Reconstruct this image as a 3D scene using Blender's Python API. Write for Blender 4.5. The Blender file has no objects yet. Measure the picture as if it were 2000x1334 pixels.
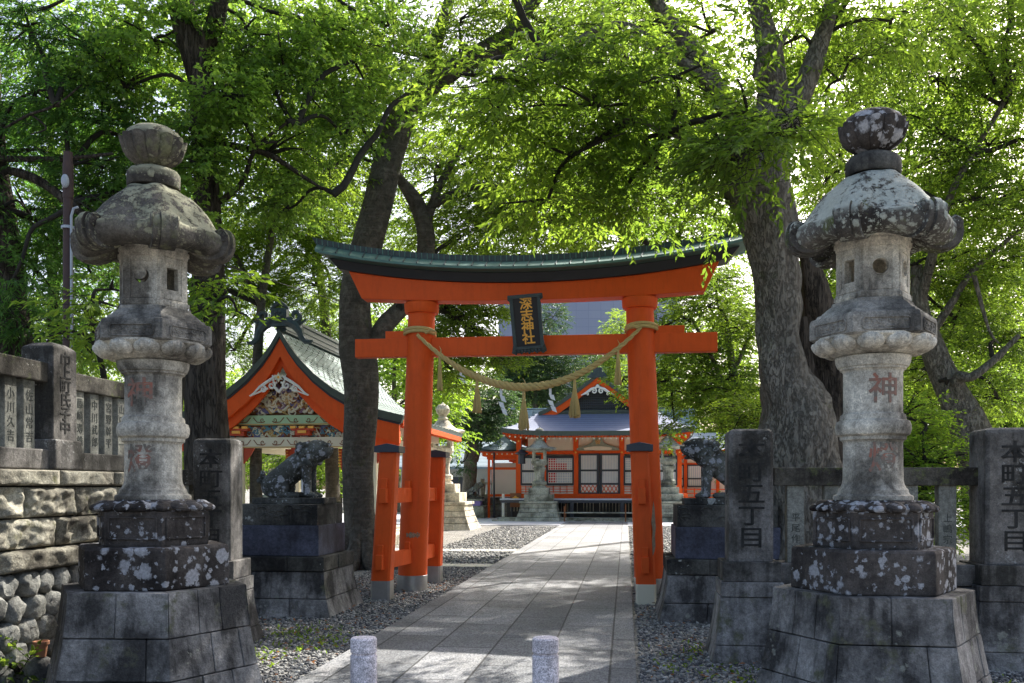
import bpy, math, random
import numpy as np
from mathutils import Vector, Matrix, noise, Euler
R = math.radians
random.seed(7)
scene = bpy.context.scene
COL = scene.collection
F = 1800.0; CX = 1000.0; HZ = 950.0; EYE = 1.6
PA = math.atan(222 / 1800)                       # direction of the approach, turned from straight ahead
def P(px, py, Y): return Vector(((px - CX) / F * Y, Y, EYE + (HZ - py) / F * Y))
RV = Vector((math.cos(PA), -math.sin(PA), 0)); DV = Vector((math.sin(PA), math.cos(PA), 0))

# ------------------------------------------------------------------ mesh builder
class MB:
    def __init__(s): s.v = []; s.f = []; s.mi = []
    def add(s, vs, fs, M=None, mi=0):
        b = len(s.v)
        for v in vs:
            v = Vector(v)
            s.v.append(M @ v if M else v)
        for f in fs: s.f.append([i + b for i in f]); s.mi.append(mi)
        return s
    def box(s, c, d, rot=None, M=None, mi=0, taper=1.0):
        x, y, z = d[0] / 2, d[1] / 2, d[2] / 2
        vs = [Vector((sx * x * (taper if sz > 0 else 1), sy * y * (taper if sz > 0 else 1), sz * z)) for sz in (-1, 1) for sy in (-1, 1) for sx in (-1, 1)]
        if rot: r = Euler(rot).to_matrix(); vs = [r @ v for v in vs]
        vs = [v + Vector(c) for v in vs]
        return s.add(vs, [(0, 2, 3, 1), (4, 5, 7, 6), (0, 1, 5, 4), (1, 3, 7, 5), (3, 2, 6, 7), (2, 0, 4, 6)], M, mi)
    def beam(s, a, b, w, h, mi=0):
        a = Vector(a); b = Vector(b); d = (b - a); L = d.length; d.normalize()
        up = Vector((0, 0, 1)) if abs(d.z) < .95 else Vector((0, 1, 0))
        x = d.cross(up).normalized(); u = x.cross(d)
        vs = [p + x * sx * w / 2 + u * sz * h / 2 for p in (a, b) for sz in (-1, 1) for sx in (-1, 1)]
        return s.add(vs, [(0, 2, 3, 1), (4, 5, 7, 6), (0, 1, 5, 4), (1, 3, 7, 5), (3, 2, 6, 7), (2, 0, 4, 6)], None, mi)
    def loft(s, rings, cap=True, closed=True, mi=0, M=None):
        n = len(rings[0]); vs = [v for r in rings for v in r]; fs = []
        for i in range(len(rings) - 1):
            for j in range(n if closed else n - 1):
                k = (j + 1) % n
                fs.append((i * n + j, i * n + k, (i + 1) * n + k, (i + 1) * n + j))
        if cap:
            fs.append(tuple(range(n))[::-1]); fs.append(tuple((len(rings) - 1) * n + j for j in range(n)))
        return s.add(vs, fs, M, mi)
    def lathe(s, prof, n=48, fn=None, c=(0, 0, 0), M=None, mi=0, cap=True, a0=0):
        rings = []
        for i, (r, z) in enumerate(prof):
            rings.append([Vector((c[0] + math.cos(a0 + 2 * math.pi * j / n) * r * (fn(j / n, i, r, z) if fn else 1), c[1] + math.sin(a0 + 2 * math.pi * j / n) * r * (fn(j / n, i, r, z) if fn else 1), c[2] + z)) for j in range(n)])
        return s.loft(rings, cap, True, mi, M)
    def tube(s, pts, rad, n=8, mi=0, cap=True, bark=0, bs=3, lobes=0):
        pts = [Vector(p) for p in pts]
        if not hasattr(rad, '__len__'): rad = [rad] * len(pts)
        rings = []; X = None
        for i, p in enumerate(pts):
            t = (pts[min(i + 1, len(pts) - 1)] - pts[max(i - 1, 0)])
            if t.length < 1e-9: t = Vector((0, 0, 1))
            t.normalize()
            if X is None:
                X = t.orthogonal().normalized()
                if abs(t.z) > .7: X = (Vector((1, 0, 0)) - t * t.x).normalized()
            else: X = (X - t * X.dot(t)).normalized()
            Yv = t.cross(X); ring = []
            for j in range(n):
                a = 2 * math.pi * j / n; d = X * math.cos(a) + Yv * math.sin(a); r = rad[i]
                if bark:
                    q = p + d * r
                    r *= 1 + bark * (noise.noise(Vector((q.x * bs, q.y * bs, q.z * bs * .45))) + .5 * noise.noise(Vector((q.x * bs * 4, q.y * bs * 4, q.z * bs * 1.6))))
                if lobes: r *= 1 + lobes * math.sin(a * 3 + i * .15) + lobes * .5 * math.sin(a * 5 - i * .1 + 1)
                ring.append(p + d * r)
            rings.append(ring)
        return s.loft(rings, cap, True, mi)
    def prism(s, poly, y0, y1, M=None, mi=0):      # poly in xz, extruded along y
        n = len(poly)
        vs = [(p[0], y0, p[1]) for p in poly] + [(p[0], y1, p[1]) for p in poly]
        fs = [tuple(range(n)), tuple(range(2 * n - 1, n - 1, -1))] + [(i, n + i, n + (i + 1) % n, (i + 1) % n) for i in range(n)]
        return s.add(vs, fs, M, mi)
    def ball(s, c, r, n=12, m=8, M=None, rot=None, mi=0):
        if not hasattr(r, '__len__'): r = (r, r, r)
        q = Euler(rot).to_matrix() if rot else Matrix.Identity(3); c = Vector(c)
        vs = [c + q @ Vector((0, 0, -r[2]))]
        for i in range(1, m):
            t = math.pi * i / m
            for j in range(n):
                a = 2 * math.pi * j / n
                vs.append(c + q @ Vector((r[0] * math.sin(t) * math.cos(a), r[1] * math.sin(t) * math.sin(a), -r[2] * math.cos(t))))
        vs.append(c + q @ Vector((0, 0, r[2]))); fs = []
        for j in range(n):
            fs.append((0, 1 + (j + 1) % n, 1 + j)); fs.append((len(vs) - 1, 1 + (m - 2) * n + j, 1 + (m - 2) * n + (j + 1) % n))
        for i in range(m - 2):
            for j in range(n):
                fs.append((1 + i * n + j, 1 + i * n + (j + 1) % n, 1 + (i + 1) * n + (j + 1) % n, 1 + (i + 1) * n + j))
        return s.add(vs, fs, M, mi)
    def build(s, name, mat, parent=None, smooth=False, bevel=0, M=None, angle=35):
        me = bpy.data.meshes.new(name)
        me.from_pydata([tuple(v) for v in s.v], [], s.f)
        mats = mat if isinstance(mat, (list, tuple)) else [mat]
        for m in mats: me.materials.append(m)
        if len(mats) > 1:
            for p, k in zip(me.polygons, s.mi): p.material_index = k
        import bmesh
        bm = bmesh.new(); bm.from_mesh(me); bmesh.ops.recalc_face_normals(bm, faces=bm.faces); bm.to_mesh(me); bm.free()
        if M: me.transform(M)
        if smooth:
            me.shade_smooth() if hasattr(me, 'shade_smooth') else None
            try: me.set_sharp_from_angle(angle=R(angle))
            except Exception: pass
        o = bpy.data.objects.new(name, me); COL.objects.link(o)
        if parent: o.parent = parent
        if bevel:
            b = o.modifiers.new('bevel', 'BEVEL'); b.width = bevel; b.segments = 2; b.limit_method = 'ANGLE'; b.angle_limit = R(40)
        return o
def tag(o, label=None, cat=None, group=None, kind=None):
    for k, v in (('label', label), ('category', cat), ('group', group), ('kind', kind)):
        if v: o[k] = v
    return o
def thing(name, label, cat, loc=(0, 0, 0), rz=0, group=None):
    o = bpy.data.objects.new(name, None); COL.objects.link(o); o.location = loc; o.rotation_euler = (0, 0, rz); o.empty_display_size = .2
    return tag(o, label, cat, group)
def copy_tree(o, loc, rz=None, parent=None):
    c = o.copy(); COL.objects.link(c)
    if parent: c.parent = parent
    else:
        c.location = loc
        if rz is not None: c.rotation_euler = (0, 0, rz)
    for ch in list(o.children): copy_tree(ch, None, None, c)
    return c

# ------------------------------------------------------------------ materials
class NT:
    def __init__(s, name):
        s.m = bpy.data.materials.new(name); s.m.use_nodes = True; s.t = s.m.node_tree; s.t.nodes.clear()
        s.out = s.n('ShaderNodeOutputMaterial')
    def n(s, typ, inp=None, **kw):
        nd = s.t.nodes.new(typ)
        for k, v in kw.items(): setattr(nd, k, v)
        if inp:
            for k, v in inp.items():
                if isinstance(v, bpy.types.NodeSocket): s.t.links.new(v, nd.inputs[k])
                else: nd.inputs[k].default_value = v
        return nd
    def math(s, op, a, b=0, c=0, clamp=False):
        nd = s.n('ShaderNodeMath', {0: a, 1: b, 2: c}, operation=op); nd.use_clamp = clamp; return nd.outputs[0]
    def mix(s, f, a, b, mode='MIX'):
        nd = s.n('ShaderNodeMix', data_type='RGBA', blend_type=mode)
        for i, v in ((0, f), (6, a), (7, b)):
            if isinstance(v, bpy.types.NodeSocket): s.t.links.new(v, nd.inputs[i])
            else: nd.inputs[i].default_value = v if i == 0 or len(v) == 4 else (*v, 1)
        return nd.outputs[2]
    def ramp(s, f, lo, hi):
        nd = s.n('ShaderNodeMapRange', {0: f, 1: lo, 2: hi}); return nd.outputs[0]
    def noise(s, vec, sc, det=4, rough=.55, dist=0):
        return s.n('ShaderNodeTexNoise', {'Vector': vec, 'Scale': sc, 'Detail': det, 'Roughness': rough, 'Distortion': dist}).outputs[0]
    def coord(s, scale=(1, 1, 1), rand=True):
        tc = s.n('ShaderNodeTexCoord').outputs['Object']
        if rand:
            oi = s.n('ShaderNodeObjectInfo').outputs['Random']
            k = s.math('MULTIPLY', oi, 37.0)
            tc = s.n('ShaderNodeVectorMath', {0: tc, 1: k}, operation='ADD').outputs[0]
        return s.n('ShaderNodeMapping', {'Vector': tc, 'Scale': scale}).outputs[0]
    def finish(s, col, rough=.8, bump=None, bstr=.3, bdist=.02, spec=.3, metal=0, extra=None):
        p = s.n('ShaderNodeBsdfPrincipled', {'Base Color': col if isinstance(col, bpy.types.NodeSocket) else (*col, 1), 'Roughness': rough, 'Specular IOR Level': spec, 'Metallic': metal})
        if bump is not None:
            b = s.n('ShaderNodeBump', {'Height': bump, 'Strength': bstr, 'Distance': bdist}); s.t.links.new(b.outputs[0], p.inputs['Normal'])
        s.t.links.new(p.outputs[0], s.out.inputs[0]); return s.m

def stone(name, base, dark, stain=.5, lichen=0, lsc=9, lcol=(.5, .5, .46), crust=0, moss=0, mcol=(.12, .14, .05), speck=.25, bump=.5, grain=90, streak=0, rough=.9):
    base = (base[0] * 1.66, base[1] * 1.62, base[2] * 1.58); dark = (dark[0] * 1.05, dark[1], dark[2] * .93)
    t = NT(name); c = t.coord()
    big = t.noise(c, 1.7, 5, .6); f = t.ramp(big, .62 - stain * .5, .78 - stain * .3)
    cs = t.coord((6, 6, .7)); st = t.noise(cs, 1.5, 4, .6)
    if streak: f = t.math('MULTIPLY', t.math('ADD', f, t.math('MULTIPLY', t.ramp(st, .45, .7), streak)), 1, clamp=True)
    col = t.mix(f, base, dark)
    mid = t.noise(c, 9, 4, .65)
    col = t.mix(.55, col, t.mix(mid, tuple(x * .55 for x in (1, 1, 1)), (1.45, 1.42, 1.38)), 'MULTIPLY')
    g = t.noise(c, grain, 2, .7)
    col = t.mix(speck, col, t.mix(t.ramp(g, .35, .65), (.3, .3, .3), (1.7, 1.7, 1.7)), 'MULTIPLY')
    if moss:
        m = t.ramp(t.noise(c, 3.5, 6, .7), .62 - moss * .3, .72 - moss * .3); col = t.mix(m, col, mcol)
    pit = t.noise(c, 26, 5, .75); col = t.mix(.5, col, t.mix(t.ramp(pit, .36, .62), (.45, .45, .45), (1.5, 1.5, 1.5)), 'MULTIPLY')
    h = t.math('ADD', t.math('ADD', t.math('MULTIPLY', mid, .6), t.math('MULTIPLY', g, .25)), t.math('MULTIPLY', pit, .7))
    if crust:
        nz = t.n('ShaderNodeSeparateXYZ', {0: t.n('ShaderNodeNewGeometry').outputs['Normal']}).outputs[2]
        cr = t.ramp(t.math('ADD', t.noise(c, 16, 8, .8), t.math('MULTIPLY', t.noise(c, 3, 3), .5)), .88 - crust * .22, .92 - crust * .22)
        cr = t.math('MULTIPLY', cr, t.ramp(nz, .0, .45)); col = t.mix(cr, col, t.mix(t.noise(c, 40, 3), tuple(x * .6 for x in lcol), lcol)); h = t.math('ADD', h, t.math('MULTIPLY', cr, .3))
    if lichen:
        dv = t.n('ShaderNodeTexNoise', {'Vector': c, 'Scale': 34.0, 'Detail': 6.0, 'Roughness': .7}).outputs['Color']
        cc = t.n('ShaderNodeVectorMath', {0: dv, 1: (.07, .07, .07)}, operation='MULTIPLY').outputs[0]
        cc = t.n('ShaderNodeVectorMath', {0: c, 1: cc}, operation='ADD').outputs[0]
        msk = t.ramp(t.noise(c, 2.1, 3, .6), .64 - lichen * .42, .80 - lichen * .3)
        tot = None
        for sc, w in ((lsc, .5), (lsc * 2.6, .5)):
            vo = t.n('ShaderNodeTexVoronoi', {'Vector': cc, 'Scale': sc})
            rr = t.n('ShaderNodeSeparateColor', {0: vo.outputs['Color']}).outputs[0]
            thr = t.math('MULTIPLY', t.math('MULTIPLY', t.math('POWER', rr, 1.2), msk), w * 1.25)
            s_ = t.ramp(t.math('SUBTRACT', thr, vo.outputs['Distance']), -.02, .09)
            tot = s_ if tot is None else t.math('MAXIMUM', tot, s_)
        lc = t.mix(t.ramp(t.noise(c, 45, 4, .7), .35, .65), tuple(x * .55 for x in lcol), lcol)
        col = t.mix(t.math('MULTIPLY', tot, .82), col, lc); h = t.math('ADD', h, t.math('MULTIPLY', tot, .12))
    return t.finish(col, rough, h, bump, .02, .2)

def plain(name, col, rough=.5, var=.15, vsc=3, bump=0, bsc=40, metal=0, spec=.4, dirt=0):
    t = NT(name); c = t.coord(); nz = t.noise(c, vsc, 5, .6)
    cc = t.mix(nz, tuple(x * (1 - var) for x in col), tuple(min(1, x * (1 + var)) for x in col))
    if dirt:
        cs = t.coord((5, 5, .8)); d = t.ramp(t.noise(cs, 2.5, 6, .75), .5, .76); cc = t.mix(t.math('MULTIPLY', d, dirt), cc, tuple(x * .35 for x in col))
    b = t.noise(c, bsc, 3) if bump else None
    return t.finish(cc, rough, b, bump, .01, spec, metal)

M = {}
M['light'] = stone('pale_granite', (.36, .345, .30), (.11, .105, .095), .35, moss=0, speck=.35, streak=.35, bump=.5)
M['chudai'] = stone('grey_granite', (.25, .24, .215), (.07, .07, .068), .55, speck=.35, streak=.4, bump=.6)
M['cap'] = stone('lichened_cap', (.095, .088, .075), (.03, .028, .027), .5, lichen=.6, lsc=14, lcol=(.36, .35, .235), crust=.92, moss=.2, mcol=(.14, .14, .08), bump=.9)
M['capw'] = stone('white_lichened_cap', (.085, .08, .072), (.03, .028, .027), .55, lichen=1.0, lsc=15, lcol=(.52, .54, .46), crust=.9, moss=.2, bump=.9)
M['dark'] = stone('dark_lichened_block', (.062, .055, .051), (.02, .018, .018), .5, lichen=.84, lsc=7.5, lcol=(.5, .5, .52), bump=.6, streak=.3)
M['dark2'] = stone('dark_stone', (.07, .069, .062), (.022, .022, .022), .5, lichen=.35, lsc=9, bump=.5, streak=.4)
M['base'] = stone('bluish_base_stone', (.20, .197, .193), (.05, .05, .052), .55, lichen=.36, lsc=8, lcol=(.32, .32, .27), moss=.15, bump=1.0, streak=.5, mcol=(.11, .11, .07))
M['post'] = stone('grey_post_stone', (.13, .125, .12), (.04, .04, .038), .5, lichen=.35, lsc=22, lcol=(.4, .4, .38), bump=.5, streak=.5)
M['rail'] = stone('weathered_rail', (.10, .095, .08), (.028, .026, .024), .55, lichen=.3, lsc=20, moss=.25, bump=.6, streak=.3)
M['balus'] = stone('greenish_baluster', (.15, .155, .14), (.07, .072, .066), .35, bump=.4, streak=.3)
M['rough'] = stone('split_wall_stone', (.27, .262, .215), (.085, .08, .068), .45, bump=1.0, speck=.4, streak=.35, moss=.2, mcol=(.13, .13, .06))
M['cobble'] = stone('cobble_stone', (.17, .175, .165), (.05, .05, .052), .5, lichen=.2, bump=.9)
M['blue'] = stone('blue_black_slab', (.055, .06, .085), (.03, .032, .045), .4, bump=.15, streak=.3, rough=.6)
M['lion'] = stone('lichened_lion_stone', (.075, .078, .07), (.03, .032, .032), .5, lichen=.85, lsc=11, lcol=(.42, .42, .44), bump=.6)
M['farstone'] = stone('pale_far_stone', (.42, .39, .32), (.20, .19, .16), .4, bump=.7, streak=.3)
M['fargrey'] = stone('grey_far_stone', (.24, .25, .22), (.10, .105, .09), .4, bump=.6, streak=.3)
M['bollard'] = stone('bollard_granite', (.38, .36, .39), (.27, .255, .28), .3, speck=.75, grain=130, bump=.2)
M['verm'] = plain('vermilion_paint', (.74, .098, .014), .55, .16, 3.5, .12, 30, dirt=.26, spec=.2)
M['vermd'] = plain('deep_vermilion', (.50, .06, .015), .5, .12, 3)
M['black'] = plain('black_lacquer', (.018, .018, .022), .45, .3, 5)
M['iron'] = plain('blue_black_metal', (.035, .04, .055), .45, .2, 5)
M['bare'] = plain('chipped_wood', (.30, .21, .13), .9, .6, 22, .8, 40)
M['steel'] = plain('brushed_steel_shoe', (.42, .42, .42), .35, .25, 12, .1, 40, metal=.8)
M['cream'] = plain('cream_paint', (.72, .66, .50), .6, .08, 3)
M['white'] = plain('white_plaster', (.80, .78, .73), .7, .05, 3)
M['paper'] = plain('white_paper', (.85, .85, .85), .7, .03, 3)
M['gold'] = plain('gold_leaf', (.85, .42, .07), .4, .15, 12, metal=.15)
M['ocher'] = plain('ochre_paint', (.52, .34, .13), .6, .2)
M['mint'] = plain('pale_green_paint', (.42, .60, .36), .6, .1)
M['teal'] = plain('teal_paint', (.12, .26, .32), .6, .2)
M['purple'] = plain('mauve_paint', (.24, .15, .22), .6, .2)
M['violet'] = plain('violet_paint', (.13, .12, .24), .6, .2)
M['brown'] = plain('brown_paint', (.22, .08, .03), .6, .2)
M['straw'] = plain('straw', (.55, .40, .16), .85, .35, 60, .5, 150)
M['conduit'] = plain('grey_conduit', (.35, .38, .42), .4, .1)
M['pole'] = plain('rusty_brown_pole', (.06, .035, .03), .7, .3, 6)
M['terra'] = plain('terracotta', (.38, .17, .09), .8, .2)
M['cloth'] = plain('purple_cloth', (.30, .22, .55), .8, .1)
M['glass'] = plain('dark_window_glass', (.05, .055, .07), .15, .1)
M['curtain'] = plain('pale_interior_curtain', (.55, .57, .64), .7, .3, 5)
M['redpaper'] = plain('red_cloth', (.6, .04, .05), .7, .1)

def roof_mat(name, col, col2, row, pitch_axis='Z', seam=0, rough=.75, metal=.0, gap=.5):
    t = NT(name); tc = t.n('ShaderNodeTexCoord').outputs['Object']; sp = t.n('ShaderNodeSeparateXYZ', {0: tc})
    z = sp.outputs[2]; fr = t.math('FRACT', t.math('MULTIPLY', z, 1 / row))
    edge = t.ramp(fr, 0, .25)
    c = t.coord(); nz = t.noise(c, 2.5, 5, .65); cc = t.mix(nz, col, col2)
    cc = t.mix(t.ramp(t.noise(c, 14, 3), .3, .7), cc, t.mix(.5, cc, col), 'MIX')
    cc = t.mix(t.math('MULTIPLY', t.math('SUBTRACT', 1, edge), gap), cc, tuple(x * .25 for x in col))
    return t.finish(cc, rough, t.math('SUBTRACT', 1, fr), .6, .05, .4, metal)
M['copper'] = plain('verdigris_copper', (.10, .19, .165), .5, .35, 7, .2, 30, metal=.2, dirt=.4)
M['copperd'] = plain('dark_copper', (.055, .075, .08), .5, .45, 9, .2, 30, metal=.2, dirt=.5)
M['tile_green'] = roof_mat('green_sheet_roof', (.20, .27, .25), (.30, .34, .34), .14)
M['tile_blue'] = roof_mat('blue_copper_roof', (.12, .145, .225), (.20, .225, .31), .11)
M['tile_pale'] = roof_mat('pale_sheet_roof', (.34, .37, .40), (.48, .50, .52), .13, gap=.75)  # sunlit slopes: their brightness is put into the roof colour
M['tile_grey'] = roof_mat('grey_green_roof', (.22, .29, .32), (.30, .36, .38), .2)
M['edge_green'] = plain('roof_edge_boards', (.07, .085, .07), .7, .3, 8)

def bark(name, c1, c2, zs=.35, bump=1.0, moss=0, rings=False, sc=9):
    t = NT(name); c = t.coord((1, 1, zs))
    a = t.noise(c, sc, 6, .7, .6); b = t.noise(c, 2.2, 3, .6)
    col = t.mix(t.ramp(a, .35, .68), c2, c1); col = t.mix(t.ramp(b, .4, .7), col, tuple(x * .6 for x in c1))
    if moss: col = t.mix(t.ramp(t.noise(t.coord(), 2, 5, .7), .6, .75), col, (.08, .10, .03))
    ck = t.math('ABSOLUTE', t.math('SUBTRACT', t.noise(c, sc * 1.3, 8, .75, .3), .5)); ck = t.ramp(ck, -.012, .03)
    col = t.mix(ck, tuple(x * .8 for x in c2), col); h = t.math('ADD', a, t.math('MULTIPLY', ck, .35))
    if rings:
        w = t.noise(t.coord((1, 1, 7)), 3, 4, .6); h = t.math('ADD', t.math('MULTIPLY', h, .6), t.math('MULTIPLY', w, .45))
        col = t.mix(t.math('MULTIPLY', t.ramp(w, .5, .7), .25), col, tuple(x * 1.6 for x in c1))
    return t.finish(col, .95, h, bump, .07, .15)
M['bark_dark'] = bark('dark_ringed_bark', (.17, .152, .122), (.06, .053, .043), .8, .7, 1, True, 6)
M['bark_furrow'] = bark('furrowed_bark', (.15, .125, .10), (.025, .02, .016), .12, 1.0, 0, False, 11)
M['bark_grey'] = bark('grey_flaking_bark', (.34, .31, .255), (.13, .112, .09), .35, 1.0, 1, False, 13)
M['dead'] = bark('split_dead_wood', (.16, .13, .10), (.012, .01, .009), .1, 1.0, 0, False, 12)
M['twig'] = bark('twig_bark', (.06, .055, .045), (.03, .027, .022), .5, .3)

def leaf(name, c, ct, w=.5, var=.5, gloss=.3):
    t = NT(name); at = t.n('ShaderNodeAttribute', attribute_name='v').outputs['Fac']
    lo = tuple(x * (1 - var) for x in c); hi = (c[0] * (1 + var * 1.3), c[1] * (1 + var * .8), c[2] * (1 + var * .3))
    col = t.mix(at, lo, hi); tlo = tuple(x * (1 - var * .7) for x in ct); thi = (min(1, ct[0] * (1 + var)), min(1, ct[1] * (1 + var * .5)), ct[2])
    tc = t.mix(at, tlo, thi)
    p = t.n('ShaderNodeBsdfPrincipled', {'Base Color': col, 'Roughness': .5, 'Specular IOR Level': gloss})
    q = t.n('ShaderNodeBsdfTranslucent', {'Color': tc}); mx = t.n('ShaderNodeMixShader', {0: w, 1: p.outputs[0], 2: q.outputs[0]})
    t.t.links.new(mx.outputs[0], t.out.inputs[0]); return t.m
M['L_bright'] = leaf('bright_zelkova_leaf', (.085, .165, .028), (.29, .49, .055), .56)
M['L_mid'] = leaf('mid_green_leaf', (.08, .155, .028), (.28, .47, .05), .55)
M['L_ginkgo'] = leaf('ginkgo_leaf', (.095, .185, .038), (.29, .53, .07), .55)
M['L_dark'] = leaf('dark_conifer_leaf', (.065, .15, .045), (.14, .36, .05), .45)
M['L_fir'] = leaf('grey_green_conifer', (.05, .10, .045), (.09, .19, .06), .3)
M['L_yellow'] = leaf('yellow_green_leaf', (.09, .19, .03), (.32, .56, .05), .55)
M['L_rust'] = leaf('rusty_dry_leaf', (.20, .09, .03), (.35, .15, .04), .4)

# ------------------------------------------------------------------ foliage
def mk_leaves(name, pos, d, nrm, L, W, val, mat, parent, fold=.25):
    """leaf-shaped pairs of faces, folded on the midrib; arrays of n leaves"""
    n = len(pos); d = d / np.linalg.norm(d, axis=1, keepdims=True)
    s = np.cross(d, nrm); s /= np.linalg.norm(s, axis=1, keepdims=True) + 1e-9; nn = np.cross(s, d)
    L = L[:, None]; W = W[:, None]
    mid = pos + d * L * .42
    v = np.empty((n, 4, 3)); v[:, 0] = pos; v[:, 1] = mid + s * W * .5 + nn * W * fold; v[:, 2] = pos + d * L - nn * L * .12; v[:, 3] = mid - s * W * .5 + nn * W * fold
    me = bpy.data.meshes.new(name); me.vertices.add(n * 4); me.vertices.foreach_set('co', v.reshape(-1).astype(np.float32))
    idx = np.arange(n)[:, None] * 4 + np.array([0, 1, 2, 0, 2, 3])[None]
    me.loops.add(n * 6); me.loops.foreach_set('vertex_index', idx.reshape(-1).astype(np.int32))
    me.polygons.add(n * 2); me.polygons.foreach_set('loop_start', (np.arange(n * 2) * 3).astype(np.int32))
    a = me.attributes.new('v', 'FLOAT', 'FACE'); a.data.foreach_set('value', np.repeat(val, 2).astype(np.float32))
    me.update(calc_edges=True); me.materials.append(mat)
    o = bpy.data.objects.new(name, me); COL.objects.link(o)
    if parent: o.parent = parent
    return o
SPEC = {   # leaf length, width, twig length, leaves per twig, layer spacing, droop, spread
    'bg': (.13, .062, .55, 12, .4, .3, 1.1),
    'near': (.115, .044, .50, 15, .34, .35, .9), 'zel': (.085, .040, .42, 13, .30, .3, .9), 'gink': (.075, .07, .30, 11, 0, .5, 1.6),
    'con': (.13, .022, .42, 20, .28, .35, .6), 'far': (.15, .07, .6, 12, .5, .3, 1.2), 'fir': (.26, .08, .8, 12, 0, .2, 1.0), 'bush': (.07, .035, .3, 12, 0, .1, 1.2)}
NLEAF = 0
def sprays(boughs, spec, seed):
    """boughs: (centre, radii, count). returns leaf arrays; twigs radiate from each bough's heart, in loose tiers, leaving gaps"""
    global NLEAF
    rg = np.random.default_rng(seed); LL, WW, TL, NL, lay, droop, spread = SPEC[spec]
    P_, D_, N_, V_, TW = [], [], [], [], []
    for c, r, cnt in boughs:
        c = np.array(c); r = np.array(r); k = int(cnt * 1.9)
        u = rg.normal(size=(k, 3)); u /= np.linalg.norm(u, axis=1, keepdims=True); rad = rg.random(k) ** (1 / 2.2)
        p = c + u * rad[:, None] * r
        f = (np.sin(p[:, 0] * 2.3 + seed) * np.sin(p[:, 1] * 2.1 + 1.3) * np.sin(p[:, 2] * 2.9 + .7 * seed) + .6 * np.sin(p[:, 0] * 5.1 + p[:, 2] * 4.3) * np.sin(p[:, 1] * 4.7 - p[:, 2] * 3.1))
        order = np.argsort(-(f + rg.random(k) * 1.1)); p = p[order[:int(cnt)]]; u = u[order[:int(cnt)]]; m = len(p)
        if lay: p[:, 2] = np.round(p[:, 2] / lay + .25 * np.sin(p[:, 0] * 1.7) + .25 * np.sin(p[:, 1] * 2.1)) * lay + rg.normal(size=m) * lay * .16
        d = u * np.array([1, 1, .25]) + rg.normal(size=(m, 3)) * np.array([.6, .6, .22]); d[:, 2] -= droop * .5
        d /= np.linalg.norm(d, axis=1, keepdims=True)
        clump = .5 + .28 * np.sin(p[:, 0] * 1.9 + p[:, 2] * 2.7) + rg.normal(size=m) * .12
        TW.append((p, d))
        side = np.cross(d, np.array([0, 0, 1.0])); side /= np.linalg.norm(side, axis=1, keepdims=True) + 1e-6
        for i in range(NL):
            t = (i + .5) / NL; sg = 1 if i % 2 else -1
            pos = p + d * TL * t + rg.normal(size=(m, 3)) * .012 * spread
            pos[:, 2] -= droop * .35 * TL * t * t
            ld = d * (.45 + .5 * t) + side * sg * (spread * (1.05 - t * .7)) + rg.normal(size=(m, 3)) * .28; ld[:, 2] -= droop * (.6 + .5 * rg.random(m))
            nr = np.array([0, 0, 1.0]) + rg.normal(size=(m, 3)) * .55
            P_.append(pos); D_.append(ld); N_.append(nr); V_.append(np.clip(clump + rg.normal(size=m) * .2, 0, 1))
    pos = np.concatenate(P_); n = len(pos); NLEAF += n
    L = LL * rg.uniform(.5, 1.3, n); W = WW * rg.uniform(.6, 1.3, n)
    return pos, np.concatenate(D_), np.concatenate(N_), L, W, np.concatenate(V_), TW
def twig_mesh(TW, TL, droop, rad, name, mat, parent, frac=1.0, seed=0):
    p = np.concatenate([a for a, b in TW]); d = np.concatenate([b for a, b in TW]); m = len(p)
    if frac < 1: k = np.random.default_rng(seed).random(m) < frac; p = p[k]; d = d[k]; m = len(p)
    s = np.cross(d, [0, 0, 1.0]); s /= np.linalg.norm(s, axis=1, keepdims=True) + 1e-6; u = np.cross(s, d)
    a = p - d * TL * .5; a[:, 2] += -.02; b = p + d * TL * .9; b[:, 2] -= droop * .3 * TL
    v = np.empty((m, 6, 3))
    for k, an in enumerate((0, 2.09, 4.19)):
        o = s * math.cos(an) + u * math.sin(an); v[:, k] = a + o * rad; v[:, 3 + k] = b + o * rad * .35
    idx = np.arange(m)[:, None] * 6 + np.array([0, 1, 4, 3, 1, 2, 5, 4, 2, 0, 3, 5])[None]
    me = bpy.data.meshes.new(name); me.vertices.add(m * 6); me.vertices.foreach_set('co', v.reshape(-1).astype(np.float32))
    me.loops.add(m * 12); me.loops.foreach_set('vertex_index', idx.reshape(-1).astype(np.int32)); me.polygons.add(m * 3)
    me.polygons.foreach_set('loop_start', (np.arange(m * 3) * 4).astype(np.int32)); me.update(calc_edges=True); me.materials.append(mat)
    o = bpy.data.objects.new(name, me); COL.objects.link(o); o.parent = parent; return o
def smooth_path(pts, rad, k=6):
    pts = [Vector(p) for p in pts]; out = []; rr = []
    for i in range(len(pts) - 1):
        p0 = pts[max(i - 1, 0)]; p1 = pts[i]; p2 = pts[i + 1]; p3 = pts[min(i + 2, len(pts) - 1)]
        for j in range(k):
            t = j / k
            out.append(.5 * ((2 * p1) + (p2 - p0) * t + (2 * p0 - 5 * p1 + 4 * p2 - p3) * t * t + (3 * p1 - p0 - 3 * p2 + p3) * t ** 3)); rr.append(rad[i] * (1 - t) + rad[i + 1] * t)
    out.append(pts[-1]); rr.append(rad[-1]); return out, rr
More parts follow.
